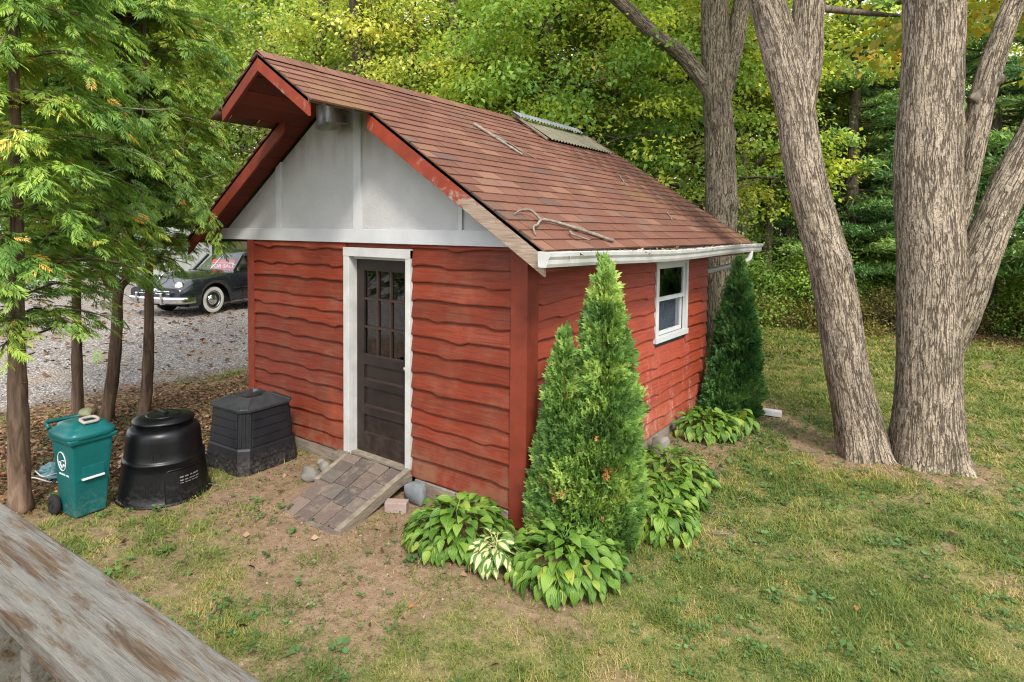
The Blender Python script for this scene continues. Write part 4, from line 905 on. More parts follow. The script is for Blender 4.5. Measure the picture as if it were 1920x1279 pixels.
for x_ in (-3.0, 0, 3.0):
    for y_ in (-.1, -1.9): MB().box(x_ - .06, x_ + .06, y_ - .06, y_ + .06, -.05, .861).build('support_post', M['rail'], dkf)
# ------------------------------------------------------------------ foliage tools
def norm(a): return a / (np.linalg.norm(a, axis=-1, keepdims=True) + 1e-9)
def leaf_quads(P, D, N, Ln, wd, fold=.12):
    """P base points, D tip direction, N leaf normal, Ln lengths; diamond leaves -> (V,F)"""
    D = norm(D); N = norm(N - D * (N * D).sum(-1, keepdims=True)); Sd = np.cross(N, D); Ln = np.asarray(Ln)[:, None]; wd = np.asarray(wd)[:, None] if np.ndim(wd) else wd
    mid = P + D * Ln * .45
    V = np.stack([P, mid + Sd * Ln * wd + N * Ln * fold, P + D * Ln - N * Ln * .10, mid - Sd * Ln * wd + N * Ln * fold], 1).reshape(-1, 3)
    F = np.arange(len(P) * 4).reshape(-1, 4); return V, F
def rand_dirs(rng, n): return norm(rng.normal(size=(n, 3)))

# flat fern-like sprays (cedar, arborvitae)
def sprays(rng, P, A, Sd, N, Ln, v, pairs=6, leaf=.42, wid=.14, droop=.15):
    n = len(P); Ps, Ds, Ns, Ls, Vv = [], [], [], [], []
    tl = [(1.0 - .25, 0, 1.1)]
    for i in range(pairs):
        t = .08 + .80 * i / pairs
        for sg in (-1, 1): tl.append((t + (.05 if sg > 0 else 0), sg, 1.15 - .65 * abs(t - .25)))
    for t, sg, k in tl:
        j = rng.uniform(-.14, .14, (n, 1)); ang = (.72 + j) * sg
        D = A * np.cos(ang) + Sd * np.sin(ang); D[:, 2] -= droop * (1 if sg else 1.6) + rng.uniform(0, .1, n)
        p = P + A * (t * Ln)[:, None]; p[:, 2] -= droop * Ln * t * t * 1.2
        Ps.append(p); Ds.append(D); Ns.append(N + rng.normal(size=(n, 3)) * .25); Ls.append(Ln * leaf * k * rng.uniform(.8, 1.2, n)); Vv.append(v + rng.uniform(-.06, .06, n) * (v < .93))
    V, F = leaf_quads(np.vstack(Ps), np.vstack(Ds), np.vstack(Ns), np.concatenate(Ls), wid, .04)
    return V, F, np.repeat(np.clip(np.concatenate(Vv), 0, 1), 4)

def limbs_mesh(MBo, segs, n=6):
    for pts, r0, r1 in segs:
        C_ = catmull(pts, max(6, len(pts) * 4)); MBo.tube(C_, list(np.linspace(r0, r1, len(C_))), n)
    return MBo

# ------------------------------------------------------------------ eastern cedars on the left
def cedar(loc, trunk, r, fork, z0, z1, rad, nb, seed, label, keep=None, zmin=1.5):
    rng = np.random.default_rng(seed); loc = np.array(loc, float)
    o = thing('cedar_tree', label, 'tree', loc, 0, 'cedars in a row along the driveway')
    tr = MB(); T = catmull(trunk, 30); rr = np.interp(np.linspace(0, 1, 30), [0, .06, .3, 1], [r * 1.25, r, r * .9, r * .25])
    rr = rr * (1 + .05 * np.sin(np.arange(30) * 1.9)); tr.tube(T, list(rr), 14)
    for fk in fork: C_ = catmull(fk, 20); tr.tube(C_, list(np.linspace(r * .72, r * .2, 20)), 12)
    for i in range(7):   # snapped branch stubs
        z = rng.uniform(.4, z0 + .5); q = T[np.argmin(abs(T[:, 2] - z))]; a = rng.uniform(0, 6.28); tr.tube([q, q + np.array([math.cos(a), math.sin(a), .2]) * (r + rng.uniform(.015, .06))], [.009, .006], 5)
    Pp, Aa, vv, Ll, br = [], [], [], [], MB()
    for i in range(nb):
        z = z0 + (z1 - z0) * (i + rng.uniform(0, 1)) / nb; a = i * 2.4 + rng.uniform(-.5, .5)
        k = (z - z0) / (z1 - z0); ln = rad * (1.0 - .55 * k ** 1.5) * rng.uniform(.6, 1.12) * (1 if k > .05 else .75)
        q = T[np.argmin(abs(T[:, 2] - z))]; h = np.array([math.cos(a), math.sin(a), 0])
        pts = [q, q + h * ln * .45 + [0, 0, .10 * ln], q + h * ln * .8 + [0, 0, .02 * ln], q + h * ln + [0, 0, -.12 * ln]]
        C_ = catmull(pts, 12)
        if keep is None or all(keep(c + loc) for c in C_): br.tube(C_[:11], list(np.linspace(.013, .004, 11)), 4, cap=False)
        for t in np.linspace(.10, 1.0, max(4, int(ln / .033))):
            c = C_[min(11, int(t * 11))]; dr = norm(C_[min(11, int(t * 11) + 1)] - C_[max(0, int(t * 11) - 1)])
            for sg in (-1, 1):
                sd_ = np.cross([0, 0, 1], dr) * sg; aa = norm(dr * rng.uniform(.35, 1.0) + sd_ * rng.uniform(.25, .95) + [0, 0, rng.uniform(-.35, .12)])
                p = c + rng.normal(size=3) * .035; Pp.append(p + aa * rng.uniform(0, .10)); Aa.append(aa); Ll.append(rng.uniform(.09, .17)); vv.append((rng.uniform(0, .9) if rng.random() > .014 else rng.uniform(.955, 1)))
    Pp, Aa, Ll, vv = np.array(Pp), np.array(Aa), np.array(Ll), np.array(vv)
    if keep is not None:
        ok = np.array([p[2] > zmin + .12 * math.sin(p[0] * 9 + p[1] * 7) and (p + a * l)[2] > zmin - .1 and keep(p + loc) and keep(p + loc + a * l * 1.3) for p, a, l in zip(Pp, Aa, Ll)]); Pp, Aa, Ll, vv = Pp[ok], Aa[ok], Ll[ok], vv[ok]
    cl = np.clip(.5 + .9 * vnoise(Pp * 1.7 + seed, 3), .05, 1); vv = np.where(vv < .93, np.clip(vv * .55 + cl * .42, 0, .92), vv)
    Nn = norm(np.array([0, 0, 1.0]) + rng.normal(size=Pp.shape) * .35); Sd = norm(np.cross(Nn, Aa))
    V, F, A = sprays(rng, Pp, Aa, Sd, np.cross(Aa, Sd), Ll, vv, 6, .46, .085, .16)
    dt = MB()
    for i in range(70):
        z = rng.uniform(zmin, z1 * .8); q = T[np.argmin(abs(T[:, 2] - z))]; a = rng.uniform(0, 6.28); h = np.array([math.cos(a), math.sin(a), 0]); q2 = q + h * rng.uniform(.1, .9) * rad; e = q2 + h * rng.uniform(.1, .35) + rng.normal(size=3) * .12
        if keep is None or (keep(q2 + loc) and keep(e + loc)): dt.tube(catmull([q2, (q2 + e) / 2 + rng.normal(size=3) * .04, e], 6), list(np.linspace(.005, .0025, 6)), 4, cap=False)
    tag(dt.build('dead_twigs', M['twig'], o), kind='stuff')
    tr.build('trunk', M['barkced'], o); tag(br.build('branches', M['barkced'], o), kind='stuff')
    link_mesh('crown', np_mesh('crown', V, F, {'v': A}), M['cedar'], o); return o
def keep_shed(p):      # foliage stays clear of the shed
    x, y, z = p
    if y > -.05 and x > -4.35: return False
    if y > YO - .06 and x > XL - .08 and z < ZR - S * abs(x - XR) + .12 and z > 2.0 and not (z > ZR - S * abs(x - XR) + .12): return False
    if y > -.1 and x > -5.2 and z < 3.2: return False
    if y > YP - .1 and x > XPL - .1 and z < 4.3: return False
    if x > -3.55 and z < 2.9 and y > -2.0: return False
    if x > -2.75: return False
    return True
cedar((-3.74, -2.46, 0), [(0, 0, -.05), (.01, .0, .8), (-.01, .01, 1.6), (.02, .03, 3.5), (0, 0, 6.5)], .088, [], 1.55, 6.0, 1.15, 185, 101, 'thickest cedar trunk standing beside the teal wheeled bin', keep_shed)
cedar((-6.03, -1.27, 0), [(0, 0, -.05), (.0, .0, .8), (.03, .0, 1.8), (.02, .03, 4.0), (0, 0, 7.2)], .066, [], 1.85, 6.9, 1.35, 140, 102, 'straight thin cedar between the thickest cedar and the forked cedar', keep_shed, 1.75)
cedar((-6.02, -.97, 0), [(0, 0, -.05), (.10, .06, .6), (.14, .10, 1.2), (.17, .12, 1.7), (.30, .20, 2.0), (.29, .21, 3.0), (.25, .2, 7.0)], .078, [[(.17, .12, 1.68), (.05, .02, 1.85), (-.02, -.02, 2.3), (.0, -.03, 3.4), (0, 0, 6)]], 2.05, 6.8, 1.35, 140, 103, 'cedar whose trunk forks into two stems above the driveway', keep_shed, 2.0)
cedar((-5.74, -.62, 0), [(0, 0, -.05), (.10, .02, .7), (.14, .03, 1.6), (.16, .03, 3.4), (.1, 0, 6.8)], .074, [], 2.15, 7.0, 1.35, 140, 104, 'leaning cedar nearest to the shed wall, its trunk bare below', keep_shed, 2.12)

# ------------------------------------------------------------------ arborvitae beside the shed
def arbor(loc, cones, n, seed, mat, label, xmin):
    rng = np.random.default_rng(seed); o = thing('arborvitae', label, 'shrub', loc)
    Pp, Aa, Ll, Nn = [], [], [], []
    tot = sum(h * r for (_, _, h, r) in cones)
    for (cx_, cy_, h, r) in cones:
        k = int(n * h * r / tot); z = h * (1 - np.sqrt(rng.uniform(0, 1, k))) ** .82; z = np.clip(z, .05, h)
        t = z / h; a = rng.uniform(0, 6.2832, k)
        prof = np.minimum(1.0, .78 + 1.6 * t) * (1 - t ** 2.0) ** .85 + .015
        q = np.stack([np.cos(a) * 1.6, np.sin(a) * 1.6, z * 2.6 + seed], 1)
        rr = r * prof * (1 + .26 * vnoise(q, seed) + .16 * vnoise(q * 2.4, seed + 1)) * np.sqrt(rng.uniform(.5, 1.0, k))
        ox, oy = np.cos(a), np.sin(a); out = np.stack([ox, oy, 0 * a], 1)
        p = np.stack([cx_ + ox * rr, cy_ + oy * rr, z], 1)
        A = norm(out * rng.uniform(.35, .95, (k, 1)) + np.array([0, 0, 1.0]) * rng.uniform(.45, 1.0, (k, 1)) + rng.normal(size=(k, 3)) * .25)
        tang = np.stack([-oy, ox, 0 * a], 1); nn_ = norm(tang * rng.uniform(.2, 1, (k, 1)) + out * rng.normal(size=(k, 1)) * .8)
        Pp.append(p); Aa.append(A); Nn.append(nn_); Ll.append(rng.uniform(.06, .11, k))
        m = int(k * .012)
        if m:
            Pp.append(np.stack([cx_ + rng.normal(size=m) * .02, cy_ + rng.normal(size=m) * .02, h * rng.uniform(.93, 1.02, m)], 1)); Aa.append(norm(rng.normal(size=(m, 3)) * .2 + [0, 0, 1])); Nn.append(rand_dirs(rng, m)); Ll.append(rng.uniform(.08, .14, m))
    Pp, Aa, Nn, Ll = np.vstack(Pp), np.vstack(Aa), np.vstack(Nn), np.concatenate(Ll)
    ok = (Pp[:, 0] + loc[0]) > xmin; Pp, Aa, Nn, Ll = Pp[ok], Aa[ok], Nn[ok], Ll[ok]
    v = np.clip(.42 + .6 * vnoise(Pp * 7 + seed, 2) + rng.normal(size=len(Pp)) * .16, 0, .98); v[rng.random(len(v)) < .006] = 1.0; dead = vnoise(Pp * 4.2 + seed * 2, 13) > .62; v[dead & (rng.random(len(v)) < .10)] = 1.0
    Sd = norm(np.cross(Nn, Aa)); V, F, A = sprays(rng, Pp, Aa, Sd, np.cross(Aa, Sd), Ll, v, 5, .44, .19, .03)
    st = MB()
    for (cx_, cy_, h, r) in cones: st.tube([(cx_ * .4, cy_ * .4, -.03), (cx_ * .8, cy_ * .8, h * .3), (cx_, cy_, h * .85)], [.035, .024, .006], 8)
    st.build('trunk', M['barkced'], o); link_mesh('crown', np_mesh('crown', V, F, {'v': A}), mat, o); return o
arbor((.50, .10, 0), [(.14, .09, 2.22, .275), (-.12, -.10, 1.64, .21), (.02, .02, 1.42, .365)], 15500, 201, M['thuja'], 'tall double pointed arborvitae at the front corner of the shed', .07)
arbor((.46, 4.38, 0), [(.02, .0, 2.08, .30), (-.12, -.25, .85, .20)], 9000, 202, M['thuja_dark'], 'darker narrow arborvitae at the far shed corner near the downspout outlet', .07)

# ------------------------------------------------------------------ hostas, every leaf an object
def hosta_leaf(curl, seed):
    rng = np.random.default_rng(seed); n = 9; V = []; S_ = []
    for i in range(n):
        t = i / (n - 1); w = .30 * (math.sin(math.pi * min(1, t * 1.02) ** .72) ** .85 if 0 < t < 1 else .0)
        if i == 0: w = .02
        if i == n - 1: w = .006
        z = .16 * t - curl * t * t; x = t - .10 * curl * t * t
        for s_ in (-1, -.5, 0, .5, 1):
            V.append((x, s_ * w, z + .30 * w * abs(s_) ** 1.2 + .018 * math.sin(7 * t + 3 * s_ + seed) * abs(s_))); S_.append(s_)
    F = [(r * 5 + k, r * 5 + k + 1, (r + 1) * 5 + k + 1, (r + 1) * 5 + k) for r in range(n - 1) for k in range(4)]
    b = len(V)
    for x, z in ((-.75, -.42), (-.4, -.16), (0, 0)):
        V += [(x, -.018, z), (x, .018, z)]; S_ += [0, 0]
    F += [(b, b + 1, b + 3, b + 2), (b + 2, b + 3, b + 5, b + 4)]
    return np_mesh('leaf', np.array(V), np.array(F), {'s': np.array(S_)}, True)
LEAF = [hosta_leaf(c, i) for i, c in enumerate((.25, .38, .5, .62))]
LEAFV = [m.copy() for m in LEAF]
for m in LEAF: m.materials.append(M['hosta'])
for m in LEAFV: m.materials.append(M['hosta_var'])
def hosta(loc, R_, n, label, seed, leafs=LEAF, size=(.075, .14), h=.27, avoid=None):
    rs = random.Random(seed); o = thing('hosta', label, 'plant', (loc[0], loc[1], 0), 0, None)
    for i in range(n):
        c_ = 1 - (i + .5) / n * .97; ph = math.acos(c_); a = i * 2.39996 + rs.uniform(-.3, .3)
        L_ = rs.uniform(*size); k = rs.uniform(.72, 1.03); ex = (R_ - L_ * .35) * k; ez = (h - .02) * k
        r0 = ex * math.sin(ph) ** 1.0; z0 = ez * math.cos(ph) + .05
        tilt = math.atan2(-ez * math.sin(ph), ex * max(math.cos(ph), .12)) * .85 + math.radians(rs.uniform(8, 34))
        px, py = math.cos(a) * r0, math.sin(a) * r0
        wx, wy = loc[0] + px + math.cos(a) * L_ * .8, loc[1] + py + math.sin(a) * L_ * .8
        if avoid and (avoid(wx, wy) or avoid(loc[0] + px, loc[1] + py)): continue
        z0 = max(z0, .03 + (math.sin(-tilt) * L_ * 1.05 if tilt < 0 else 0))
        l_ = link_mesh('leaf', rs.choice(leafs), None, o, (px, py, z0)); l_.rotation_euler = (rs.uniform(-.4, .4), -tilt, a + rs.uniform(-.4, .4)); l_.scale = (L_, L_ * rs.uniform(.9, 1.25), L_)
    return o
inside = lambda x, y: (y > -.06 and x < .06)
hosta((-.30, -.48), .46, 330, 'wide clump of yellow green hosta under the right side of the door wall', 1, avoid=inside, h=.30)
hosta((.17, -.60), .23, 85, 'small hosta with white centred leaves between two larger hostas', 2, LEAFV, (.09, .13), .23)
hosta((.62, -.34), .48, 330, 'wide clump of bright green hosta in front of the tall arborvitae', 3, avoid=lambda x, y: inside(x, y) or (y > .12), h=.28)
hosta((.94, .66), .34, 170, 'hosta beside the lawn, right against the tall arborvitae', 4, avoid=inside, h=.28)
hosta((.62, 1.62), .48, 290, 'broad dark hosta midway along the side wall', 5, avoid=inside, h=.31)
hosta((.80, 1.12), .36, 190, 'hosta squeezed between the arborvitae hosta and the broad dark hosta', 8, avoid=inside, h=.28)
hosta((.40, 3.42), .46, 240, 'pale green hosta below the window at the second arborvitae', 6, avoid=inside, size=(.10, .15), h=.26)
hosta((.72, 3.75), .24, 26, 'round leaved hosta with broad blue green leaves by the dark arborvitae', 7, avoid=inside, size=(.16, .2), h=.30)

# ------------------------------------------------------------------ big oaks with furrowed bark
def bark_stem(path, rad, seed, nu=150, ds=.016, flare=.0, knots=(), depth=.016):
    P = np.array(path, float); m0 = catmull(P, 200); Ld = np.concatenate([[0], np.cumsum(np.linalg.norm(np.diff(m0, axis=0), axis=1))])
    n = int(Ld[-1] / ds); s = np.linspace(0, Ld[-1], n); C_ = np.stack([np.interp(s, Ld, m0[:, k]) for k in range(3)], 1)
    R_ = np.interp(s / Ld[-1], np.linspace(0, 1, len(rad)), rad)
    kk = np.ones(25) / 25; R_ = np.convolve(np.pad(R_, 12, 'edge'), kk, 'valid')
    T = norm(np.gradient(C_, axis=0)); x = norm(np.cross(T[0], [0, 1, 0.01])); X = np.zeros_like(C_)
    for i in range(n): x = x - T[i] * (x @ T[i]); x = x / np.linalg.norm(x); X[i] = x
    Y = np.cross(T, X); th = np.linspace(0, 2 * np.pi, nu, endpoint=False)
    TH_, SS = np.meshgrid(th, s); ct, st = np.cos(TH_), np.sin(TH_); r0 = float(np.mean(R_))
    B = np.stack([ct * r0, st * r0, SS], -1).reshape(-1, 3)
    wob = np.stack([B[:, 0] * 3, B[:, 1] * 3, B[:, 2] * 2.5], 1); wv = vnoise(wob, seed) * .06
    Q = np.stack([(B[:, 0] + wv * .6) * 27, (B[:, 1] - wv * .6) * 27, B[:, 2] * 3.4 + seed], 1)
    a = np.abs(vnoise(Q, seed + 1)); b = np.abs(vnoise(Q * np.array([1.7, 1.7, 2.3]) + 5.3, seed + 2)); c = np.abs(vnoise(np.stack([Q[:, 0] * .9, Q[:, 1] * .9, B[:, 2] * 14], 1), seed + 5))
    fur = np.clip(smooth(.0, .15, a) * (.62 + .38 * smooth(.0, .14, b)) * (.82 + .18 * smooth(0, .10, c)), 0, 1)
    low = vnoise(np.stack([B[:, 0] * 2.2, B[:, 1] * 2.2, B[:, 2] * .9], 1), seed + 9)
    rr = np.repeat(R_, nu) * (1 + .07 * low); zz = np.repeat(s, nu)
    if flare: rr *= 1 + flare * np.exp(-zz / .17) * (1 + .75 * np.cos(5 * TH_.ravel() + seed + .6 * np.sin(2 * TH_.ravel())))
    for (ks, kt, kr, kh) in knots:
        d = np.hypot((zz - ks), np.angle(np.exp(1j * (TH_.ravel() - kt))) * r0); rr += kh * np.exp(-(d / kr) ** 2); ring = np.exp(-((d - kr * .75) / (kr * .22)) ** 2); rr += .25 * kh * ring; fur = np.where(d < kr * .6, np.clip(.35 + .5 * np.sin(d * 120) ** 2, 0, 1), fur)
    rr = rr + .5 * depth * (fur - .6)
    V = (np.repeat(C_, nu, 0) + np.repeat(X, nu, 0) * (ct.ravel() * rr)[:, None] + np.repeat(Y, nu, 0) * (st.ravel() * rr)[:, None])
    I = np.arange(n * nu).reshape(n, nu); J = np.roll(I, -1, 1)
    F = np.stack([I[:-1].ravel(), J[:-1].ravel(), J[1:].ravel(), I[1:].ravel()], 1)
    return np_mesh('trunk', V, F, {'fur': fur, 'bark': B * np.array([1, 1, .3])}, True)

def leaf_clusters(rng, centers, rad, per, size, flat=.45, wd=.32, vbase=None):
    k = len(centers); n = k * per; ci = np.repeat(np.arange(k), per)
    off = rng.normal(size=(n, 3)) * .5; off[:, 2] *= flat; rr_ = (np.asarray(rad) * np.ones(k))[ci][:, None]
    P = centers[ci] + off * rr_; D = norm(off * [1, 1, .3] + rng.normal(size=(n, 3)) * .5 + [0, 0, -.35]); N = norm(rng.normal(size=(n, 3)) * .55 + [0, 0, 1.0])
    V, F = leaf_quads(P, D, N, rng.uniform(size[0], size[1], n), wd, .08)
    cv = rng.uniform(0, 1, k) if vbase is None else vbase
    v = np.clip(cv[ci] * .6 + rng.uniform(0, .4, n), 0, 1); return V, F, np.repeat(v, 4)

TW0 = Vector((2.40, 3.70, 0)); tw = thing('oak_tree', 'large twin trunk oak with furrowed grey bark on the lawn', 'tree', TW0)
def loc_(pts, o): return [tuple(Vector(p) - Vector(o)) for p in pts]
Lp = loc_([(2.13, 3.70, -.08), (2.06, 3.66, .35), (1.932, 3.605, .962), (1.75, 3.528, 2.045), (1.47, 3.381, 3.187), (1.347, 3.331, 3.97), (1.20, 3.26, 4.60), (1.0, 3.15, 5.4), (.6, 3.0, 7.2)], TW0)
Rp = loc_([(2.70, 3.95, -.08), (2.69, 3.93, .40), (2.673, 3.90, 1.055), (2.66, 3.90, 2.196), (2.603, 3.90, 3.165), (2.592, 3.92, 4.192), (2.587, 3.95, 5.1), (2.5, 4.0, 7.4)], TW0)
link_mesh('trunk', bark_stem(Lp, [.27, .24, .225, .213, .205, .215, .185, .165, .13], 31, 125, .017, .36, [(2.35, 2.6, .10, .035)]), M['barkbig'], tw)
link_mesh('trunk', bark_stem(Rp, [.37, .325, .312, .315, .30, .285, .255, .2], 37, 180, .017, .36, [(2.55, -1.9, .13, .05), (3.75, -2.6, .12, .05)]), M['barkbig'], tw)
link_mesh('limb', bark_stem(loc_([(2.74, 3.93, 1.05), (2.93, 3.96, 1.62), (3.08, 4.06, 2.315), (3.30, 4.26, 3.06), (3.60, 4.52, 3.85), (4.1, 4.9, 5.2), (4.6, 5.3, 6.8)], TW0), [.15, .18, .175, .16, .14, .11, .08], 41, 100, .018, 0, [(1.35, -1.5, .06, .02)]), M['barkbig'], tw)
link_mesh('limb', bark_stem(loc_([(2.66, 3.92, 2.05), (2.86, 3.98, 2.75), (2.99, 4.06, 3.6), (3.12, 4.2, 4.4), (3.5, 4.5, 5.8)], TW0), [.13, .125, .115, .10, .06], 43, 70, .02), M['barkbig'], tw)
link_mesh('limb', bark_stem(loc_([(1.36, 3.34, 3.85), (1.42, 3.44, 4.45), (1.44, 3.47, 5.2), (1.6, 3.6, 7.0)], TW0), [.19, .175, .15, .09], 47, 80, .02), M['barkbig'], tw)
lm = MB(); limbs_mesh(lm, [(loc_([(2.95, 4.02, 3.95), (3.1, 4.1, 4.12), (3.22, 4.13, 4.2)], TW0), .07, .045),
    (loc_([(1.0, 3.15, 5.4), (-.2, 2.6, 6.6), (-1.6, 2.4, 7.6)], TW0), .12, .03), (loc_([(2.5, 4.0, 7.0), (3.4, 3.0, 8.6), (4.2, 2.2, 9.6)], TW0), .12, .03), (loc_([(2.5, 4.0, 7.2), (1.8, 5.0, 8.8), (1.0, 6.2, 9.8)], TW0), .12, .03),
    (loc_([(4.3, 5.0, 5.8), (5.6, 4.9, 7.2), (6.6, 5.2, 8.0)], TW0), .09, .03), (loc_([(1.44, 3.47, 5.1), (2.0, 4.3, 5.15), (2.45, 5.1, 5.25)], TW0), .05, .012), (loc_([(.6, 3.0, 7.1), (.2, 3.6, 9), (.4, 4.4, 10.5)], TW0), .12, .03)], 8)
tag(lm.build('upper_limbs', M['barklimb'], tw), kind='stuff')
rng = np.random.default_rng(77)
cc = np.vstack([rng.normal(size=(150, 3)) * [2.6, 2.4, 1.3] + [.2, .6, 9.4], rng.normal(size=(14, 3)) * [.7, .6, .18] + [1.0, 2.1, 5.35], rng.normal(size=(10, 3)) * [.35, .3, .15] + [.15, 1.4, 5.2]])
cc = cc[(cc[:, 2] > 7.3) | (np.arange(len(cc)) >= 150)]
vb = rng.uniform(0, 1, len(cc)); vb[-24:] = rng.uniform(.6, 1.0, 24)
V, F, A = leaf_clusters(rng, cc, .55, 55, (.10, .17), .5, .3, vb); link_mesh('crown', np_mesh('crown', V, F, {'v': A}), M['oakleaf'], tw)

T0 = Vector((-.95, 8.35, 0)); t3 = thing('oak_tree', 'tall straight oak behind the shed with knots on its trunk', 'tree', T0)
link_mesh('trunk', bark_stem(loc_([(-.92, 8.33, -.08), (-.95, 8.34, .8), (-1.016, 8.358, 2.065), (-1.099, 8.4, 4.02), (-1.214, 8.40, 5.65), (-1.294, 8.43, 7.3), (-1.4, 8.5, 11)], T0), [.35, .32, .30, .28, .26, .23, .16], 53, 170, .026, .12, [(4.45, -1.3, .14, .07), (4.6, -2.3, .15, .06), (3.2, 2.9, .12, .06)], .02), M['barkmid'], t3)
link_mesh('limb', bark_stem(loc_([(-1.25, 8.38, 5.35), (-1.75, 8.0, 6.1), (-2.2, 7.7, 6.5), (-2.87, 7.26, 7.25), (-3.8, 6.8, 8.2)], T0), [.17, .15, .14, .12, .07], 57, 60, .03), M['barkmid'], t3)
link_mesh('limb', bark_stem(loc_([(-1.12, 8.48, 5.3), (-.99, 8.59, 6.09), (-.886, 8.706, 6.85), (-.7, 8.9, 8.2), (-.3, 9.2, 10)], T0), [.19, .18, .165, .13, .08], 59, 60, .03), M['barkmid'], t3)
lm = MB(); limbs_mesh(lm, [(loc_([(-1.4, 8.5, 10.8), (-2.2, 9, 12.4)], T0), .15, .05), (loc_([(-1.4, 8.5, 9.5), (-.6, 7.6, 11)], T0), .12, .04)], 8)
tag(lm.build('upper_limbs', M['barklimb'], t3), kind='stuff')
rng = np.random.default_rng(78); cc = rng.normal(size=(130, 3)) * [2.2, 2.2, 1.3] + [-.3, .2, 10.6]; cc = cc[cc[:, 2] > 8.2]
V, F, A = leaf_clusters(rng, cc, .6, 50, (.12, .18), .5, .3); link_mesh('crown', np_mesh('crown', V, F, {'v': A}), M['oakleaf'], t3)
# ------------------------------------------------------------------ woodland behind
def tree_proto(seed, H, rx, zlo, ncl, per, size, mat, name, label, cat, group, bare=.25, flat=.42):
    rng = np.random.default_rng(seed); o = thing(name, label, cat, (0, 0, -50), 0, group)
    tr = MB(); lean = rng.normal(size=2) * .35; bend = rng.normal(size=2) * .2
    T = catmull([(0, 0, -.1), (bend[0] * .5, bend[1] * .5, H * .25), (bend[0], bend[1], H * .5), (lean[0], lean[1], H * .8), (lean[0] * 1.2, lean[1] * 1.2, H * .97)], 26)
    rb = (.011 * H + .04) if zlo < 5 else .021 * H; tr.tube(T, list(np.linspace(rb, rb * .2, 26)), 9); cs = []
    for i in range(15):
        z = H * rng.uniform(.16 if zlo < 5 else .22, .88); q = T[np.argmin(abs(T[:, 2] - z))]; a = i * 2.4 + rng.uniform(-.4, .4); ln = rx * rng.uniform(.55, 1.0) * (1.1 - .45 * z / H)
        e = q + np.array([math.cos(a) * ln, math.sin(a) * ln, ln * rng.uniform(.12, .65)]); mid = (q + e) / 2 + [0, 0, .12 * ln]
        C_ = catmull([q, mid, e], 8); tr.tube(C_, list(np.linspace(rb * .34, .012, 8)), 5, cap=False)
        for c in C_[3:]: cs.append(c)
        for k in range(3):
            t = C_[rng.integers(3, 8)]; a2 = rng.uniform(0, 6.28); e2 = t + np.array([math.cos(a2), math.sin(a2), rng.uniform(-.1, .5)]) * ln * .35; tr.tube([t, (t + e2) / 2 + [0, 0, .03], e2], [.02, .013, .006], 4, cap=False); cs.append(e2)
    cs = np.array(cs); k = ncl - len(cs)
    d = rand_dirs(rng, k) * (rng.uniform(.25, 1, (k, 1)) ** .5); ex = d * [rx, rx, (H - zlo) / 2 * 1.04] + [lean[0] * .5, lean[1] * .5, (H + zlo) / 2]
    cs = np.vstack([cs + rng.normal(size=cs.shape) * .15, ex]); cs = cs[cs[:, 2] > zlo]
    gap = vnoise(cs * .75 + seed, seed); cs = cs[gap > -.12]
    vb = np.clip(.45 + .55 * vnoise(cs * .55 + seed * 3, 7) + rng.normal(size=len(cs)) * .16, 0, 1)
    V, F, A = leaf_clusters(rng, cs, rng.uniform(.45, .85, len(cs)), per, size, flat, .33, vb)
    tr.build('trunk', M['barkbg'], o); link_mesh('crown', np_mesh('crown', V, F, {'v': A}), mat, o); return o
kinds = [
    tree_proto(301, 11.0, 2.9, 2.2, 330, 85, (.07, .17), M['maple'], 'maple_tree', 'bright green maple in the woods behind the shed', 'tree', 'bright green maples in the woods'),
    tree_proto(302, 12.5, 2.6, 2.6, 320, 85, (.07, .17), M['maple_yel'], 'maple_tree', 'yellowing maple in the woods behind the shed', 'tree', 'yellowing maples in the woods'),
    tree_proto(303, 10.0, 3.1, 1.6, 340, 85, (.07, .18), M['maple_dark'], 'maple_tree', 'deep green bushy tree in the woods behind the shed', 'tree', 'deep green trees in the woods'),
    tree_proto(304, 15.0, 2.6, 6.2, 230, 70, (.08, .17), M['maple_yel'], 'ash_tree', 'tall tree with bare brown trunk and high crown in the woods', 'tree', 'tall slim trees in the woods'),
]
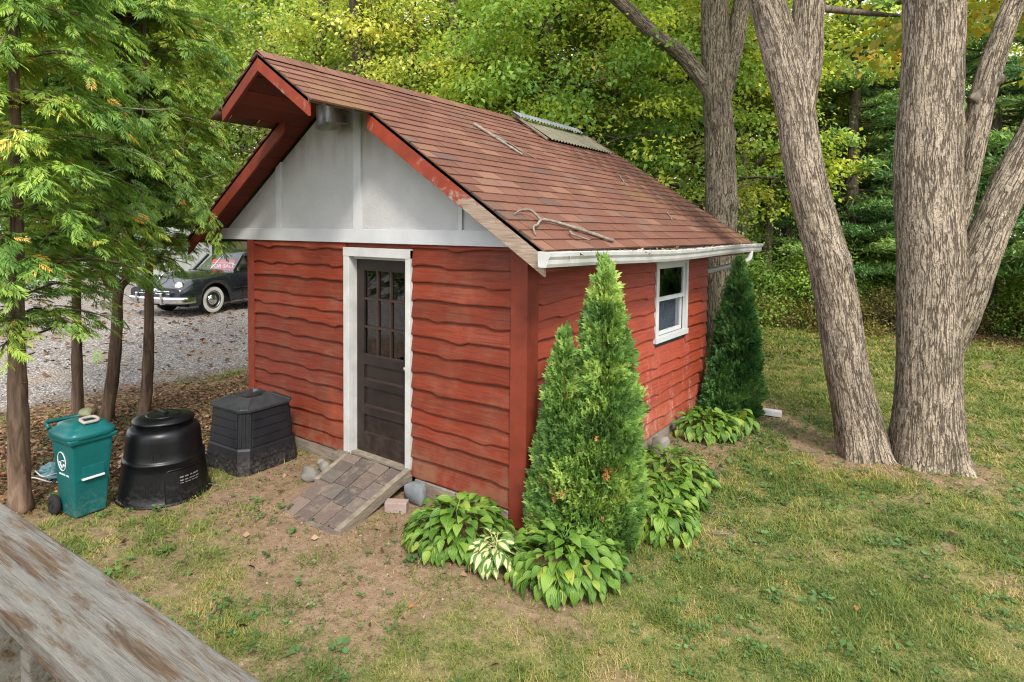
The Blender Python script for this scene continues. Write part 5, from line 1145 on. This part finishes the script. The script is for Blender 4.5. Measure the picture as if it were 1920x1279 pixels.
def pine_proto(seed, H, rx, label, group):
    rng = np.random.default_rng(seed); o = thing('pine_tree', label, 'tree', (0, 0, -50), 0, group); tr = MB(); tr.tube([(0, 0, -.1), (.05, .02, H * .5), (.0, .05, H)], [.24, .17, .03], 10)
    P, D, Lq, cv = [], [], [], []
    z = 1.6
    while z < H - .3:
        ln0 = rx * (1 - .75 * z / H)
        for i in range(6):
            a = rng.uniform(0, 6.28); ln = ln0 * rng.uniform(.7, 1.1); h = np.array([math.cos(a), math.sin(a), 0]); q = np.array([0, 0, z + rng.uniform(-.15, .15)])
            C_ = catmull([q, q + h * ln * .5 + [0, 0, -.05], q + h * ln + [0, 0, .12]], 8); tr.tube(C_, list(np.linspace(.035, .008, 8)), 4, cap=False); bv = rng.uniform(0, 1)
            m = int(ln * 260); t = rng.uniform(.25, 1.02, m); p = q + h * ln * t[:, None]; sd_ = np.array([-h[1], h[0], 0]); p = p + sd_ * (rng.normal(size=(m, 1)) * .22 * ln * .5 * (1.15 - t[:, None] * .6)) + np.array([0, 0, 1]) * (rng.normal(size=(m, 1)) * .05 + .12 * t[:, None] ** 2)
            d = h * .8 + rng.normal(size=(m, 3)) * .55 + [0, 0, .35]; P.append(p); D.append(d); Lq.append(rng.uniform(.10, .19, m)); cv.append(np.clip(bv * .55 + rng.uniform(0, .4, m), 0, 1))
        z += rng.uniform(.45, .62)
    P, D, Lq, cv = np.vstack(P), np.vstack(D), np.concatenate(Lq), np.concatenate(cv)
    V, F = leaf_quads(P, D, rand_dirs(rng, len(P)), Lq, .13, .02); tr.build('trunk', M['barkbg'], o); link_mesh('crown', np_mesh('crown', V, F, {'v': np.repeat(cv, 4)}), M['pine'], o); return o
pines = [pine_proto(311, 11.0, 3.3, 'dark pine with level tiers of boughs beyond the lawn', 'dark pines beyond the lawn')]
def bush_proto(seed, R_, H, n, mat, name, label, group, stems=True):
    rng = np.random.default_rng(seed); o = thing(name, label, 'shrub', (0, 0, -50), 0, group); st = MB()
    for i in range(16):
        a = rng.uniform(0, 6.28); e = np.array([math.cos(a) * R_ * rng.uniform(.2, .9), math.sin(a) * R_ * rng.uniform(.2, .9), H * rng.uniform(.5, 1.05)]); st.tube(catmull([(e[0] * .15, e[1] * .15, -.05), e * [.4, .4, .6], e], 7), list(np.linspace(.022, .006, 7)), 4, cap=False)
    d = rand_dirs(rng, n) * rng.uniform(.3, 1, (n, 1)) ** .5; d[:, 2] = np.abs(d[:, 2]); cs = d * [R_, R_, H] + [0, 0, .12]; cs[:, 2] *= .55 + .6 * np.clip(.5 + vnoise(cs * [1.3, 1.3, 0] + seed, 6), 0, 1); cs = cs[vnoise(cs * 1.6 + seed, 8) > -.12]
    V, F, A = leaf_clusters(rng, cs, .42, 60, (.055, .11), .7, .32, np.clip(.5 + .6 * vnoise(cs * 1.1 + seed, 4), 0, 1))
    V[:, 2] = np.maximum(V[:, 2], .01)
    st.build('stems', M['barkbg'], o); link_mesh('crown', np_mesh('crown', V, F, {'v': A}), mat, o); return o
bushes = [bush_proto(321, 1.5, 1.9, 190, M['brush'], 'thicket_shrub', 'brownish half bare shrub at the edge of the lawn', 'half bare shrubs along the lawn edge'),
          bush_proto(322, 1.6, 2.5, 240, M['maple_dark'], 'leafy_shrub', 'green leafy shrub at the edge of the lawn', 'green shrubs along the lawn edge')]
FH = Vector((FW.x, FW.y, 0)).normalized(); RH = Vector((FH.y, -FH.x, 0))
def polar(deg, D):
    a = math.radians(deg); p = Vector((CAM.x, CAM.y, 0)) + (FH * math.cos(a) + RH * math.sin(a)) * D; return (p.x, p.y)
used = set()
def plant(proto, deg, D, s=1.0, rs_=random.Random(9)):
    x, y = polar(deg, D); z = gz(x, y); rz = rs_.uniform(0, 6.28); s = s * rs_.uniform(.9, 1.12)
    if id(proto) not in used: used.add(id(proto)); proto.location = (x, y, z); proto.rotation_euler = (0, 0, rz); proto.scale = (s, s, s); return proto
    return copy_tree(proto, (x, y, z), rz, (s, s, s))
K = kinds
for a, D in ((-17.5, 18.5), (-14.2, 17.2), (-11.8, 20), (-9.2, 16.6), (-6.6, 21), (-5.2, 16.2), (-2.2, 17.5), (1.2, 18.5), (3.4, 14.6), (7.2, 19), (12.6, 19.5), (17.6, 17.6), (20.5, 18.6), (24.5, 20.5), (28.2, 24)): plant(K[3], a, D, .9)
near = [(-27, 33, 0), (-21, 28, 2), (-23, 31, 0), (-19, 25, 1), (-15.5, 22, 3), (-12, 19.5, 2), (-8, 18.5, 1), (-4.5, 17.5, 0), (-1, 19, 3), (1.5, 15.5, 0), (4.5, 14.5, 2), (8, 15.5, 0), (10.5, 18, 1), (13, 17, 2), (16.5, 18.5, 0), (19, 20.5, 1), (22.5, 19.5, 0), (26, 22, 3)]
for a, D, k in near: plant(K[k], a, D, .95 if D < 24 else 1.35)
rr = random.Random(4)
for i, a in enumerate(np.arange(-40, 45, 6.8)): plant(K[(1, 0, 3, 1, 2)[i % 5]], a + rr.uniform(-1, 1), (34 if a < -20 else 25.5) + rr.uniform(-1.5, 2.5), 1.42 if a < -20 else .98)
for i, a in enumerate(np.arange(-42, 47, 8.0)): plant(K[(0, 1, 1, 3)[i % 4]], a + rr.uniform(-1, 1), (43 if a < -20 else 35) + rr.uniform(-2, 3), 1.15 if a > -20 else 1.4)
for i, a in enumerate(np.arange(-44, 50, 8.2)): plant(K[(i * 2 + i // 3) % 4], a + rr.uniform(-1, 1), 54 + rr.uniform(-3, 3), 1.25 if a > -20 else 1.75)
for a, D, s in ((29, 20.5, 1.0), (33.5, 22, 1.1), (38, 20, 1.0), (43, 19, .95), (36, 27, 1.1), (31, 27, 1.0)): plant(pines[0], a, D, s)
for i, a in enumerate(np.arange(11, 46, 2.6)): plant(bushes[0 if i % 3 else 1], a + rr.uniform(-.6, .6), 18.4 + rr.uniform(-.4, 1.0) + (1.5 if a > 34 else 0), rr.uniform(.5, 1.0) if i % 3 else rr.uniform(.7, 1.1))
for i, a in enumerate(np.arange(12, 47, 3.4)): plant(bushes[1], a + rr.uniform(-.8, .8), 21.0 + rr.uniform(0, 2.5), rr.uniform(.7, 1.35))
for a, D in ((-7, 15.5), (-2.5, 15), (2.5, 13.2), (7, 13.5)): plant(bushes[1], a, D, 1.1)

# dead bare branches sticking out among the maples above the roof
def dead_tree(loc, label, seed):
    rng = np.random.default_rng(seed); o = thing('dead_tree', label, 'tree', loc); m = MB(); T = catmull([(0, 0, -.1), (.1, 0, 3), (0, .1, 6), (.2, .1, 8.5)], 20); m.tube(T, list(np.linspace(.11, .02, 20)), 8); tw_ = MB()
    for i in range(20):
        z = rng.uniform(3.0, 8.2); q = T[np.argmin(abs(T[:, 2] - z))]; a = rng.uniform(0, 6.28); ln = rng.uniform(.9, 2.2); e = q + np.array([math.cos(a) * ln, math.sin(a) * ln, rng.uniform(-.2, .7)]); C_ = catmull([q, (q + e) / 2 + [0, 0, .18], e], 10); tw_.tube(C_, list(np.linspace(.03, .007, 10)), 5, cap=False)
        for j in range(5):
            t = C_[rng.integers(3, 10)]; e2 = t + rand_dirs(rng, 1)[0] * rng.uniform(.25, .7); tw_.tube([t, (t + e2) / 2 + [0, 0, .05], e2], [.01, .007, .004], 4, cap=False)
    m.build('trunk', M['twig'], o); tag(tw_.build('branches', M['twig'], o), kind='stuff')
x, y = polar(-13.5, 16.8); dead_tree((x, y, gz(x, y)), 'bare dead tree with pale twigs above the front of the roof', 5)

# ------------------------------------------------------------------ buildings and fence
def building(name, label, loc, rz, w, d, h, wall, roofm, rise, siding=None, over=.35):
    o = thing(name, label, 'building', loc, rz); MB().box(-w / 2, w / 2, 0, d, -.3, h).build('wall', wall, o)
    MB().prism([(-w / 2 - over, -over, h), (-w / 2 - over, d + over, h), (-w / 2 - over, d / 2, h + rise)], (w + 2 * over, 0, 0)).build('roof', roofm, o)
    return o
gx_, gy_ = -22.6, 5.6
gar = building('garage', 'grey ribbed steel garage across the gravel driveway', (gx_ - 2.6, gy_ - .3, .4), math.radians(66), 9.0, 6.0, 3.2, M['greywall'], M['darkroof'], 1.5)
for i, x_ in enumerate(np.arange(-4.45, 4.5, .30)): MB().box(x_ - .02, x_ + .02, -.03, -.001, .02, 3.15).build('wall_rib', M['greywall'], gar)
MB().tube(catmull([(1.15, -.10, 3.0), (1.15, -.10, 1.2), (1.15, -.10, .45), (1.13, -.16, .30), (.6, -.5, .12), (.2, -.8, .05)], 24), .06, 8).build('downspout', M['vinyl'], gar)
MB().box(-4.8, 4.8, -.47, -.35, 3.06, 3.2).build('gutter', M['vinyl'], gar)
MB().box(-3.6, -.9, -.045, -.002, .0, 2.3).build('garage_door', M['vinyl'], gar, .004)
br = building('brick_house', 'pale pink brick house behind the black car', (-24.5, 13.5, .4), math.radians(62), 9.0, 7.0, 3.6, M['brick'], M['darkroof'], 2.0)
wdw = MB().box(-1.4, .2, -.05, .02, 1.0, 2.3).build('window', M['vinyl'], br); MB().box(-1.3, .1, -.056, -.051, 1.1, 2.2).build('pane', M['pane'], wdw)
wx, wy = polar(27.5, 44); ph = building('house', 'pale sided house glimpsed through the woods beyond the fence', (wx, wy, 0), math.radians(-10), 13, 8, 4.6, M['palewall'], M['darkroof'], 2.4)
for x_ in (-4.2, -.8, 2.6): w_ = MB().box(x_, x_ + 1.2, -.05, .02, 1.4, 2.9).build('window', M['vinyl'], ph); MB().box(x_ + .1, x_ + 1.1, -.056, -.051, 1.5, 2.8).build('pane', M['pane'], w_)
fx0, fy0 = polar(13, 23.2); fx1, fy1 = polar(34, 24.5)
fn = thing('picket_fence', 'black iron picket fence at the back of the lawn', 'fence', (fx0, fy0, 0), math.atan2(fy1 - fy0, fx1 - fx0)); FL = math.hypot(fx1 - fx0, fy1 - fy0)
pk = MB().box(-.012, .012, -.012, .012, .05, 2.05).mesh('picket'); pk.materials.append(M['iron'])
for x_ in np.arange(.06, FL, .125): link_mesh('picket', pk, None, fn, (x_, 0, 0))
for z_ in (.25, 1.55, 1.85): MB().box(0, FL, -.018, .018, z_, z_ + .04).build('rail', M['iron'], fn)
for x_ in np.arange(0, FL + .1, 2.4): MB().box(x_ - .035, x_ + .035, -.035, .035, 0, 2.15).build('post', M['iron'], fn)

# ------------------------------------------------------------------ car
fd = Vector((.27, -.963, 0)).normalized(); ld = Vector((-fd.y, fd.x, 0))     # forward, left
fcon = Vector((-12.076, 3.535, .4)); axle = fcon - ld * .70
car = thing('car', 'black vintage sedan with whitewall tyres parked on the gravel', 'car', tuple(axle - fd * 1.45 - Vector((0, 0, .0))), math.atan2(fd.y, fd.x))
XF, XB = 1.45, -1.45; WR = .355
def arch(x):
    z = .27
    for xc, R_ in ((XF, .44), (XB, .42)):
        if abs(x - xc) < R_: z = max(z, .34 + math.sqrt(R_ * R_ - (x - xc) ** 2) * (.98 if xc > 0 else .72))
    return z
xs = np.concatenate([np.linspace(-2.48, -2.3, 5), np.linspace(-2.25, 2.05, 110), np.linspace(2.09, 2.42, 9)]); V = []; NP = 11
for x in xs:
    e = max(0, (abs(x) - 1.75)) / .73; hw = .90 * (1 - .13 * e ** 2.4 if x > 0 else 1 - .2 * e ** 2)
    top = np.interp(x, [-2.48, -2.2, -1.5, -.9, .7, 1.6, 2.1, 2.42], [.70, .88, .98, 1.0, 1.0, .95, .90, .70]); cr_ = np.interp(x, [-2.48, -1.2, .7, 2.1, 2.42], [.02, .06, .07, .05, .0])
    zb_ = arch(x) if x < 2.2 else np.interp(x, [2.2, 2.42], [.30, .42]); zb_ = max(zb_, np.interp(x, [-2.48, -2.1], [.45, .27]) if x < -2.1 else 0)
    sec = [(hw * .96, zb_), (hw * .995, zb_ + (top - zb_) * .3), (hw, zb_ + (top - zb_) * .55), (hw * .985, zb_ + (top - zb_) * .78), (hw * .93, top - .03), (hw * .84, top), (hw * .66, top + cr_ * .2), (hw * .5, top + cr_ * .55), (hw * .34, top + cr_ * .85), (hw * .16, top + cr_ * .98), (0, top + cr_)]
    row = [(x, y_, z_) for y_, z_ in sec] + [(x, -y_, z_) for y_, z_ in sec[::-1][1:]]; V += row
nr = 21; nS = len(xs)
body = MB().add(V, [(r * nr + k, r * nr + k + 1, (r + 1) * nr + k + 1, (r + 1) * nr + k) for r in range(nS - 1) for k in range(nr - 1)], True)
body.f.append(tuple(range(nr))); body.sm.append(False); body.f.append(tuple((nS - 1) * nr + k for k in range(nr))[::-1]); body.sm.append(False)
body = body.build('body', M['carpaint'], car)
MB().box(-2.2, 2.15, -.70, .70, .24, .62).build('underbody', M['slot'], car)
# cabin: roof shell, pillars, glass
def ring_(x0, x1, hw, z, n=28, p=.5):
    cx_, hx = (x0 + x1) / 2, (x1 - x0) / 2; return [(cx_ + hx * math.copysign(abs(math.cos(a)) ** p, math.cos(a)), hw * math.copysign(abs(math.sin(a)) ** p, math.sin(a)), z) for a in np.linspace(0, 2 * math.pi, n, endpoint=False)]
lv = [ring_(-1.16, .36, .640, 1.40), ring_(-1.10, .30, .625, 1.45), ring_(-1.0, .16, .56, 1.515), ring_(-.75, -.05, .38, 1.55), ring_(-.5, -.3, .1, 1.56)]
MB().add(sum(lv, []), [(r * 28 + k, r * 28 + (k + 1) % 28, (r + 1) * 28 + (k + 1) % 28, (r + 1) * 28 + k) for r in range(4) for k in range(28)] + [tuple(range(112, 140))], True).build('roof', M['carpaint'], car)
b0, b1 = ring_(-1.62, .86, .745, 1.0), ring_(-1.16, .36, .640, 1.405)
gl = MB().add(b0 + b1, [(k, (k + 1) % 28, 28 + (k + 1) % 28, 28 + k) for k in range(28)], True).build('windows', M['carglass'], car)
for (xa, xb, ya, yb) in ((.74, .30, .70, .60), (-.30, -.34, .755, .648), (-1.30, -.98, .72, .61)):
    for sg in (-1, 1): MB().bar((xa, ya * sg, .98), (xb, yb * sg, 1.42), .07 if xa > 0 else .09, .045, (0, 1, 0)).build('pillar', M['carpaint'], car)
MB().bar((.86, 0, .99), (.36, 0, 1.41), .02, .02).build('windscreen_divider', M['chrome'], car)
for sg in (-1, 1):
    MB().bar((-1.5, .775 * sg, 1.005), (.8, .775 * sg, 1.005), .02, .025).build('window_trim', M['chrome'], car); MB().bar((-1.55, .905 * sg, .60), (.92, .912 * sg, .615), .016, .03).build('side_trim', M['chrome'], car); MB().bar((-1.0, .875 * sg, .275), (.98, .875 * sg, .275), .03, .04).build('sill_trim', M['chrome'], car)
    MB().bar((.60, .9045 * sg, .30), (.60, .9045 * sg, .97), .006, .004, (0, 1, 0)).build('door_gap', M['slot'], car)
    h = MB().lathe([(.0, .055), (.05, .05), (.085, .03), (.098, .0)], 24, Matrix.Translation((2.33, .66 * sg, .74)) @ Matrix.Rotation(math.pi / 2, 4, 'Y')).build('headlight', M['lens'], car)
    MB().lathe([(.098, .004), (.105, .012), (.118, .0), (.112, -.07)], 24, Matrix.Translation((2.33, .66 * sg, .74)) @ Matrix.Rotation(math.pi / 2, 4, 'Y')).build('headlight_ring', M['chrome'], h)
    MB().lathe([(0, .02), (.03, .012), (.036, 0)], 12, Matrix.Translation((2.26, .78 * sg, .54)) @ Matrix.Rotation(math.pi / 2, 4, 'Y')).build('parking_light', M['lens'], car)
bp = catmull([(2.10, .93, .42), (2.38, .88, .42), (2.52, .55, .42), (2.56, 0, .42), (2.52, -.55, .42), (2.38, -.88, .42), (2.10, -.93, .42)], 40)
bm_ = MB(); V = []; prf = [(-.02, -.085), (.018, -.07), (.03, -.03), (.02, 0), (.03, .03), (.018, .07), (-.02, .085)]
for i, p in enumerate(bp):
    t = norm(bp[min(i + 1, 39)] - bp[max(i - 1, 0)]); nrm_ = np.array([-t[1], t[0], 0]) * (1 if np.dot([-t[1], t[0]], [p[0] - 1.5, p[1]]) > 0 else -1)
    for a, b in prf: V.append(p + nrm_ * a + np.array([0, 0, b]))
bm_.add(V, [(r * 7 + k, r * 7 + (k + 1) % 7, (r + 1) * 7 + (k + 1) % 7, (r + 1) * 7 + k) for r in range(39) for k in range(7)], True); bmp = bm_.build('bumper', M['chrome'], car)
for sg in (-1, 1): MB().box(2.50, 2.60, .40 * sg - .035, .40 * sg + .035, .32, .60).build('bumper_guard', M['chrome'], bmp, .02, seg=3)
grl = MB()
for z_ in (.56, .62): grl.tube(catmull([(2.30, .62, z_), (2.43, .4, z_), (2.45, 0, z_), (2.43, -.4, z_), (2.30, -.62, z_)], 20), .018, 6)
grl.lathe([(0, .09), (.06, .07), (.10, .02), (.10, -.02)], 20, Matrix.Translation((2.42, 0, .62)) @ Matrix.Rotation(math.pi / 2, 4, 'Y')); grl.build('grille', M['chrome'], car)
MB().tube(catmull([(2.36, 0, .80), (2.2, 0, 1.0), (1.9, 0, 1.03)], 8), .014, 6).build('hood_ornament', M['chrome'], car)
for xc in (XF, XB):
    for sg in (-1, 1):
        Rw = Matrix.Translation((xc, .72 * sg, WR)) @ Matrix.Rotation(-sg * math.pi / 2, 4, 'X')
        whl = MB().lathe([(.19, -.085), (.26, -.09), (.335, -.075), (WR, -.045), (WR, .045), (.335, .075), (.318, .084)], 40, Rw).build('wheel', M['rubber'], car)
        MB().lathe([(.318, .0845), (.29, .092), (.25, .0935), (.228, .088)], 40, Rw).build('whitewall', M['whitewall'], whl)
        MB().lathe([(.228, .088), (.205, .080), (.195, .05), (.17, .045), (.15, .065), (.14, .05)], 36, Rw).build('rim', M['carpaint'], whl); MB().lathe([(.212, .084), (.200, .088), (.192, .078)], 36, Rw).build('trim_ring', M['chrome'], whl); MB().lathe([(.145, .05), (.13, .075), (.09, .095), (.04, .105), (0, .107)], 30, Rw).build('hubcap', M['chrome'], whl)
MB().box(-.45, -.25, -.6, .6, .62, 1.12).box(-1.2, -1.0, -.6, .6, .6, 1.1).build('seats', M['seat'], car, .05)
MB().tube([(.40 + .06 * math.sin(a), .36 + .19 * math.cos(a), 1.02 + .18 * math.sin(a)) for a in np.linspace(0, 2 * math.pi, 24, endpoint=False)], .012, 6, closed=True).build('steering_wheel', M['signwhite'], car)
# for sale sign inside the windscreen
CR = Matrix.Translation(car.location) @ Matrix.Rotation(car.rotation_euler.z, 4, 'Z')
sg_ = thing('for_sale_sign', 'red for sale sign propped behind the windscreen of the black car', 'sign', CR @ Vector((.56, .16, 1.03)), math.atan2(fd.y, fd.x) + math.radians(28))
ST = Matrix.Rotation(math.radians(-32), 4, 'Y')
MB().box(-.006, .006, -.28, .28, 0, .30, ST).build('board', M['signred'], sg_)
cu = bpy.data.curves.new('for_sale_text', 'FONT'); cu.body = 'FOR SALE'; cu.size = .135; cu.align_x = 'CENTER'; cu.extrude = .001; cu.space_character = 1.02
to = bpy.data.objects.new('tmp_text', cu); COL.objects.link(to); dg = bpy.context.evaluated_depsgraph_get(); dg.update(); tme = bpy.data.meshes.new_from_object(to.evaluated_get(dg)); bpy.data.objects.remove(to)
tme.materials.clear(); lt = link_mesh('lettering', tme, M['signwhite'], sg_)
lt.matrix_local = ST @ Matrix.Translation((.0085, 0, .06)) @ Matrix(((0, 0, 1, 0), (1, 0, 0, 0), (0, 1, 0, 0), (0, 0, 0, 1)))
MB().box(.0062, .0075, -.26, .26, .20, .206, ST).build('rule', M['signwhite'], sg_)

# ------------------------------------------------------------------ grass, weeds, fallen leaves
rng = np.random.default_rng(900)
def sector(n, d0, d1, a0=-50, a1=48):
    d = np.sqrt(rng.uniform(d0 ** 2, d1 ** 2, n)); a = np.radians(rng.uniform(a0, a1, n)); f2 = np.array([FH.x, FH.y]); r2 = np.array([RH.x, RH.y])
    p = np.array([CAM.x, CAM.y]) + (f2 * np.cos(a)[:, None] + r2 * np.sin(a)[:, None]) * d[:, None]; return p[:, 0], p[:, 1]
def in_shed(x, y): return (x > -W - .03) & (x < .03) & (y > -.05) & (y < L)
def in_ramp(x, y): return (x > -2.25) & (x < -1.15) & (y > -1.0) & (y < 0)
Pv, Vv = [], []
for dens, d0, d1, ht, wdt in ((11000, 1.6, 5.2, .042, .0034), (5200, 5.2, 8, .046, .0055), (1900, 8, 13, .055, .010), (600, 13, 21, .07, .02)):
    n = int(dens * math.radians(98) / 2 * (d1 * d1 - d0 * d0)); x, y = sector(n, d0, d1); so, gr_, li = masks(x, y)
    pr_ = (1 - so) ** 1.3 * (1 - gr_) * (1 - li) * (.55 + .45 * smooth(-.35, .3, fbm2(x, y, 2.3, 12))) + (.03 + .22 * smooth(.05, .4, fbm2(x, y, 3.1, 41))) * (1 - gr_) * (1 - li * .5)
    ok = (rng.random(n) < pr_) & ~in_shed(x, y) & ~in_ramp(x, y) & (y > -3.9 + .05 * x); x, y = x[ok], y[ok]; n = len(x)
    b = np.stack([x, y, terrain(x, y) - .004], 1); a = rng.uniform(0, 6.2832, n); lean = rng.uniform(.3, 1.7, n); cl_ = np.clip(1 + 1.1 * fbm2(x, y, 5.0, 51), .45, 1.9); h = ht * rng.uniform(.45, 1.25, n) * cl_
    sd_ = np.stack([np.cos(a + 1.57), np.sin(a + 1.57), 0 * a], 1) * (wdt * rng.uniform(.6, 1.3, n))[:, None]; tip = b + np.stack([np.cos(a) * lean * h, np.sin(a) * lean * h, h * rng.uniform(.55, 1, n)], 1)
    Pv.append(np.stack([b - sd_, b + sd_, tip], 1).reshape(-1, 3))
    v = .36 + .42 * fbm2(x, y, .9, 14) + .55 * fbm2(x, y, 4.5, 15) - .18 * (cl_ - 1) + rng.normal(size=n) * .2; Vv.append(np.repeat(np.clip(v, 0, 1), 3))
Pv = np.vstack(Pv); tag(link_mesh('lawn_grass', np_mesh('lawn_grass', Pv, np.arange(len(Pv)).reshape(-1, 3), {'v': np.concatenate(Vv)}), M['grass']), 'short patchy lawn grass, green mixed with straw', 'grass', None, 'stuff')
# broad leaved weeds
x, y = sector(15000, 1.8, 10); so, gr_, li = masks(x, y); wp = smooth(.02, .4, fbm2(x, y, 1.9, 22)) * .8 + .10
xb = rng.uniform(.15, 1.35, 620); yb = rng.uniform(.9, 4.9, 620); x, y, wp, gr_, so = np.concatenate([x, xb]), np.concatenate([y, yb]), np.concatenate([wp, np.full(620, .75)]), np.concatenate([gr_, 0 * xb]), np.concatenate([so, 0 * xb]); ok = (rng.random(len(x)) < wp * (1 - gr_) * (1 - .6 * so)) & ~in_shed(x, y) & ~in_ramp(x, y) & (y > -3.6); x, y = x[ok], y[ok]; m = len(x); per = 8; ci = np.repeat(np.arange(m), per)
sz = (rng.uniform(.010, .026, m) * (1 + .9 * (rng.random(m) < .18)))[ci]; a = rng.uniform(0, 6.28, m * per); D = np.stack([np.cos(a), np.sin(a), rng.uniform(-.1, .55, m * per)], 1); P = np.stack([x, y, terrain(x, y) + .012], 1)[ci] + D * (sz * rng.uniform(.1, 1.1, m * per))[:, None] + [0, 0, .008]
V, F = leaf_quads(P, D, norm(rng.normal(size=(m * per, 3)) * .3 + [0, 0, 1]), sz * rng.uniform(.8, 1.3, m * per), .40, .05); tag(link_mesh('clover_weeds', np_mesh('clover_weeds', V, F, {'v': np.repeat(np.clip(rng.uniform(0, 1, m)[ci] * .6 + rng.uniform(0, .4, m * per), 0, 1), 4)}), M['clover']), 'low clover and broad leaved weeds in the lawn and bare soil', 'weeds', None, 'stuff')
# fallen leaves
def dry(x, y, size, lift=.012):
    n = len(x); a = rng.uniform(0, 6.28, n); D = np.stack([np.cos(a), np.sin(a), rng.normal(size=n) * .25], 1); P = np.stack([x, y, terrain(x, y) + lift + rng.uniform(0, .02, n)], 1); return leaf_quads(P, D, norm(rng.normal(size=(n, 3)) * .35 + [0, 0, 1]), rng.uniform(size[0], size[1], n), rng.uniform(.2, .42, n), .16)
x, y = sector(60000, 2.0, 24); so, gr_, li = masks(x, y); ok = (rng.random(len(x)) < (li * .85 + gr_ * .10 * (x > -16) + .016 + 0.06 * so)) & ~in_shed(x, y) & (y > -3.6); x, y = x[ok], y[ok]
far = np.hypot(x - CAM.x, y - CAM.y) > 12; V1, F1 = dry(x[~far], y[~far], (.035, .075)); V2, F2 = dry(x[far], y[far], (.08, .14)); V = np.vstack([V1, V2]); F = np.vstack([F1, F2 + len(V1)])
x2 = rng.uniform(-6.6, -3.3, 9000); y2 = rng.uniform(-3.4, 1.2, 9000); so, gr_, li = masks(x2, y2); ok = (rng.random(9000) < li) & ~in_shed(x2, y2); V3, F3 = dry(x2[ok], y2[ok], (.03, .07)); F = np.vstack([F, F3 + len(V)]); V = np.vstack([V, V3])
tag(link_mesh('fallen_leaves', np_mesh('fallen_leaves', V, F, {'v': np.repeat(np.where(rng.random(len(F)) < .04, .97, rng.uniform(0, .78, len(F)) ** 1.1), 4)}), M['litter']), 'dry brown leaf litter scattered over soil, lawn and gravel', 'leaves', None, 'stuff')
# loose twigs on the lawn edge and debris in the gutter
tm = MB()
for i in range(46):
    if i < 26: x_, y_ = random.uniform(.9, 1.5), random.uniform(.4, 4.6)
    else: x_, y_ = random.uniform(-6, 3.4), random.uniform(-2.4, 2)
    if bool(in_shed(np.array([x_]), np.array([y_]))[0]): continue
    a = random.uniform(0, 6.28); l_ = random.uniform(.08, .3); z_ = gz(x_, y_) + .02; tm.tube([(x_, y_, z_), (x_ + math.cos(a) * l_ * .5, y_ + math.sin(a) * l_ * .5, z_ + random.uniform(0, .02)), (x_ + math.cos(a + .3) * l_, y_ + math.sin(a + .3) * l_, z_)], [.004, .004, .002], 5)
tag(tm.build('ground_twigs', M['twig']), 'thin dry twigs strewn on the soil and lawn', 'twigs', None, 'stuff')
n = 420; yy = rng.uniform(-.3, 5.4, n); xx = XE + rng.uniform(.02, .10, n); a = rng.uniform(0, 6.28, n); D = np.stack([np.cos(a) * .4, np.sin(a), rng.normal(size=n) * .3], 1); t_ = (yy + .42) / 5.92
V, F = leaf_quads(np.stack([xx, yy, 2.362 - .028 * np.sin(np.pi * np.minimum(1, t_ * 1.15)) + rng.uniform(0, .02, n)], 1), D, norm(rng.normal(size=(n, 3)) * .5 + [0, 0, 1]), rng.uniform(.03, .07, n), .25, .1)
tag(link_mesh('gutter_debris', np_mesh('gutter_debris', V, F, {'v': np.repeat(rng.uniform(.2, .9, n), 4)}), M['litter']), 'dry leaves caught in the white gutter', 'leaves', None, 'stuff')

# crumbs of soil, bark chips and grit on the bare ground
n = 26000; x = rng.uniform(-4.2, 3.4, n); y = rng.uniform(-3.3, 5.2, n); so, gr_, li = masks(x, y); ok = (rng.random(n) < so * .8 + .03) & ~in_shed(x, y) & ~in_ramp(x, y); x, y = x[ok], y[ok]; n = len(x)
r_ = rng.uniform(.003, .010, n) * (1 + (rng.random(n) < .06)); a = rng.uniform(0, 6.28, n); b0 = np.stack([x, y, terrain(x, y) + .0], 1)
V = np.stack([b0 + np.stack([np.cos(a + k) * r_ * q, np.sin(a + k) * r_, 0 * a], 1) for k, q in ((0, 1.5), (2.1, 1.1), (4.2, 1.3))] + [b0 + np.stack([0 * a, 0 * a, r_ * 1.1], 1)], 1).reshape(-1, 3)
b = np.arange(n)[:, None] * 4; F = np.concatenate([b + np.array([[0, 1, 3]]), b + np.array([[1, 2, 3]]), b + np.array([[2, 0, 3]])], 0)
tag(link_mesh('soil_crumbs', np_mesh('soil_crumbs', V, F, {'v': np.repeat(rng.uniform(0, .85, n), 4)}), M['litter']), 'loose crumbs of soil and bark chips on the bare ground', 'soil', None, 'stuff')
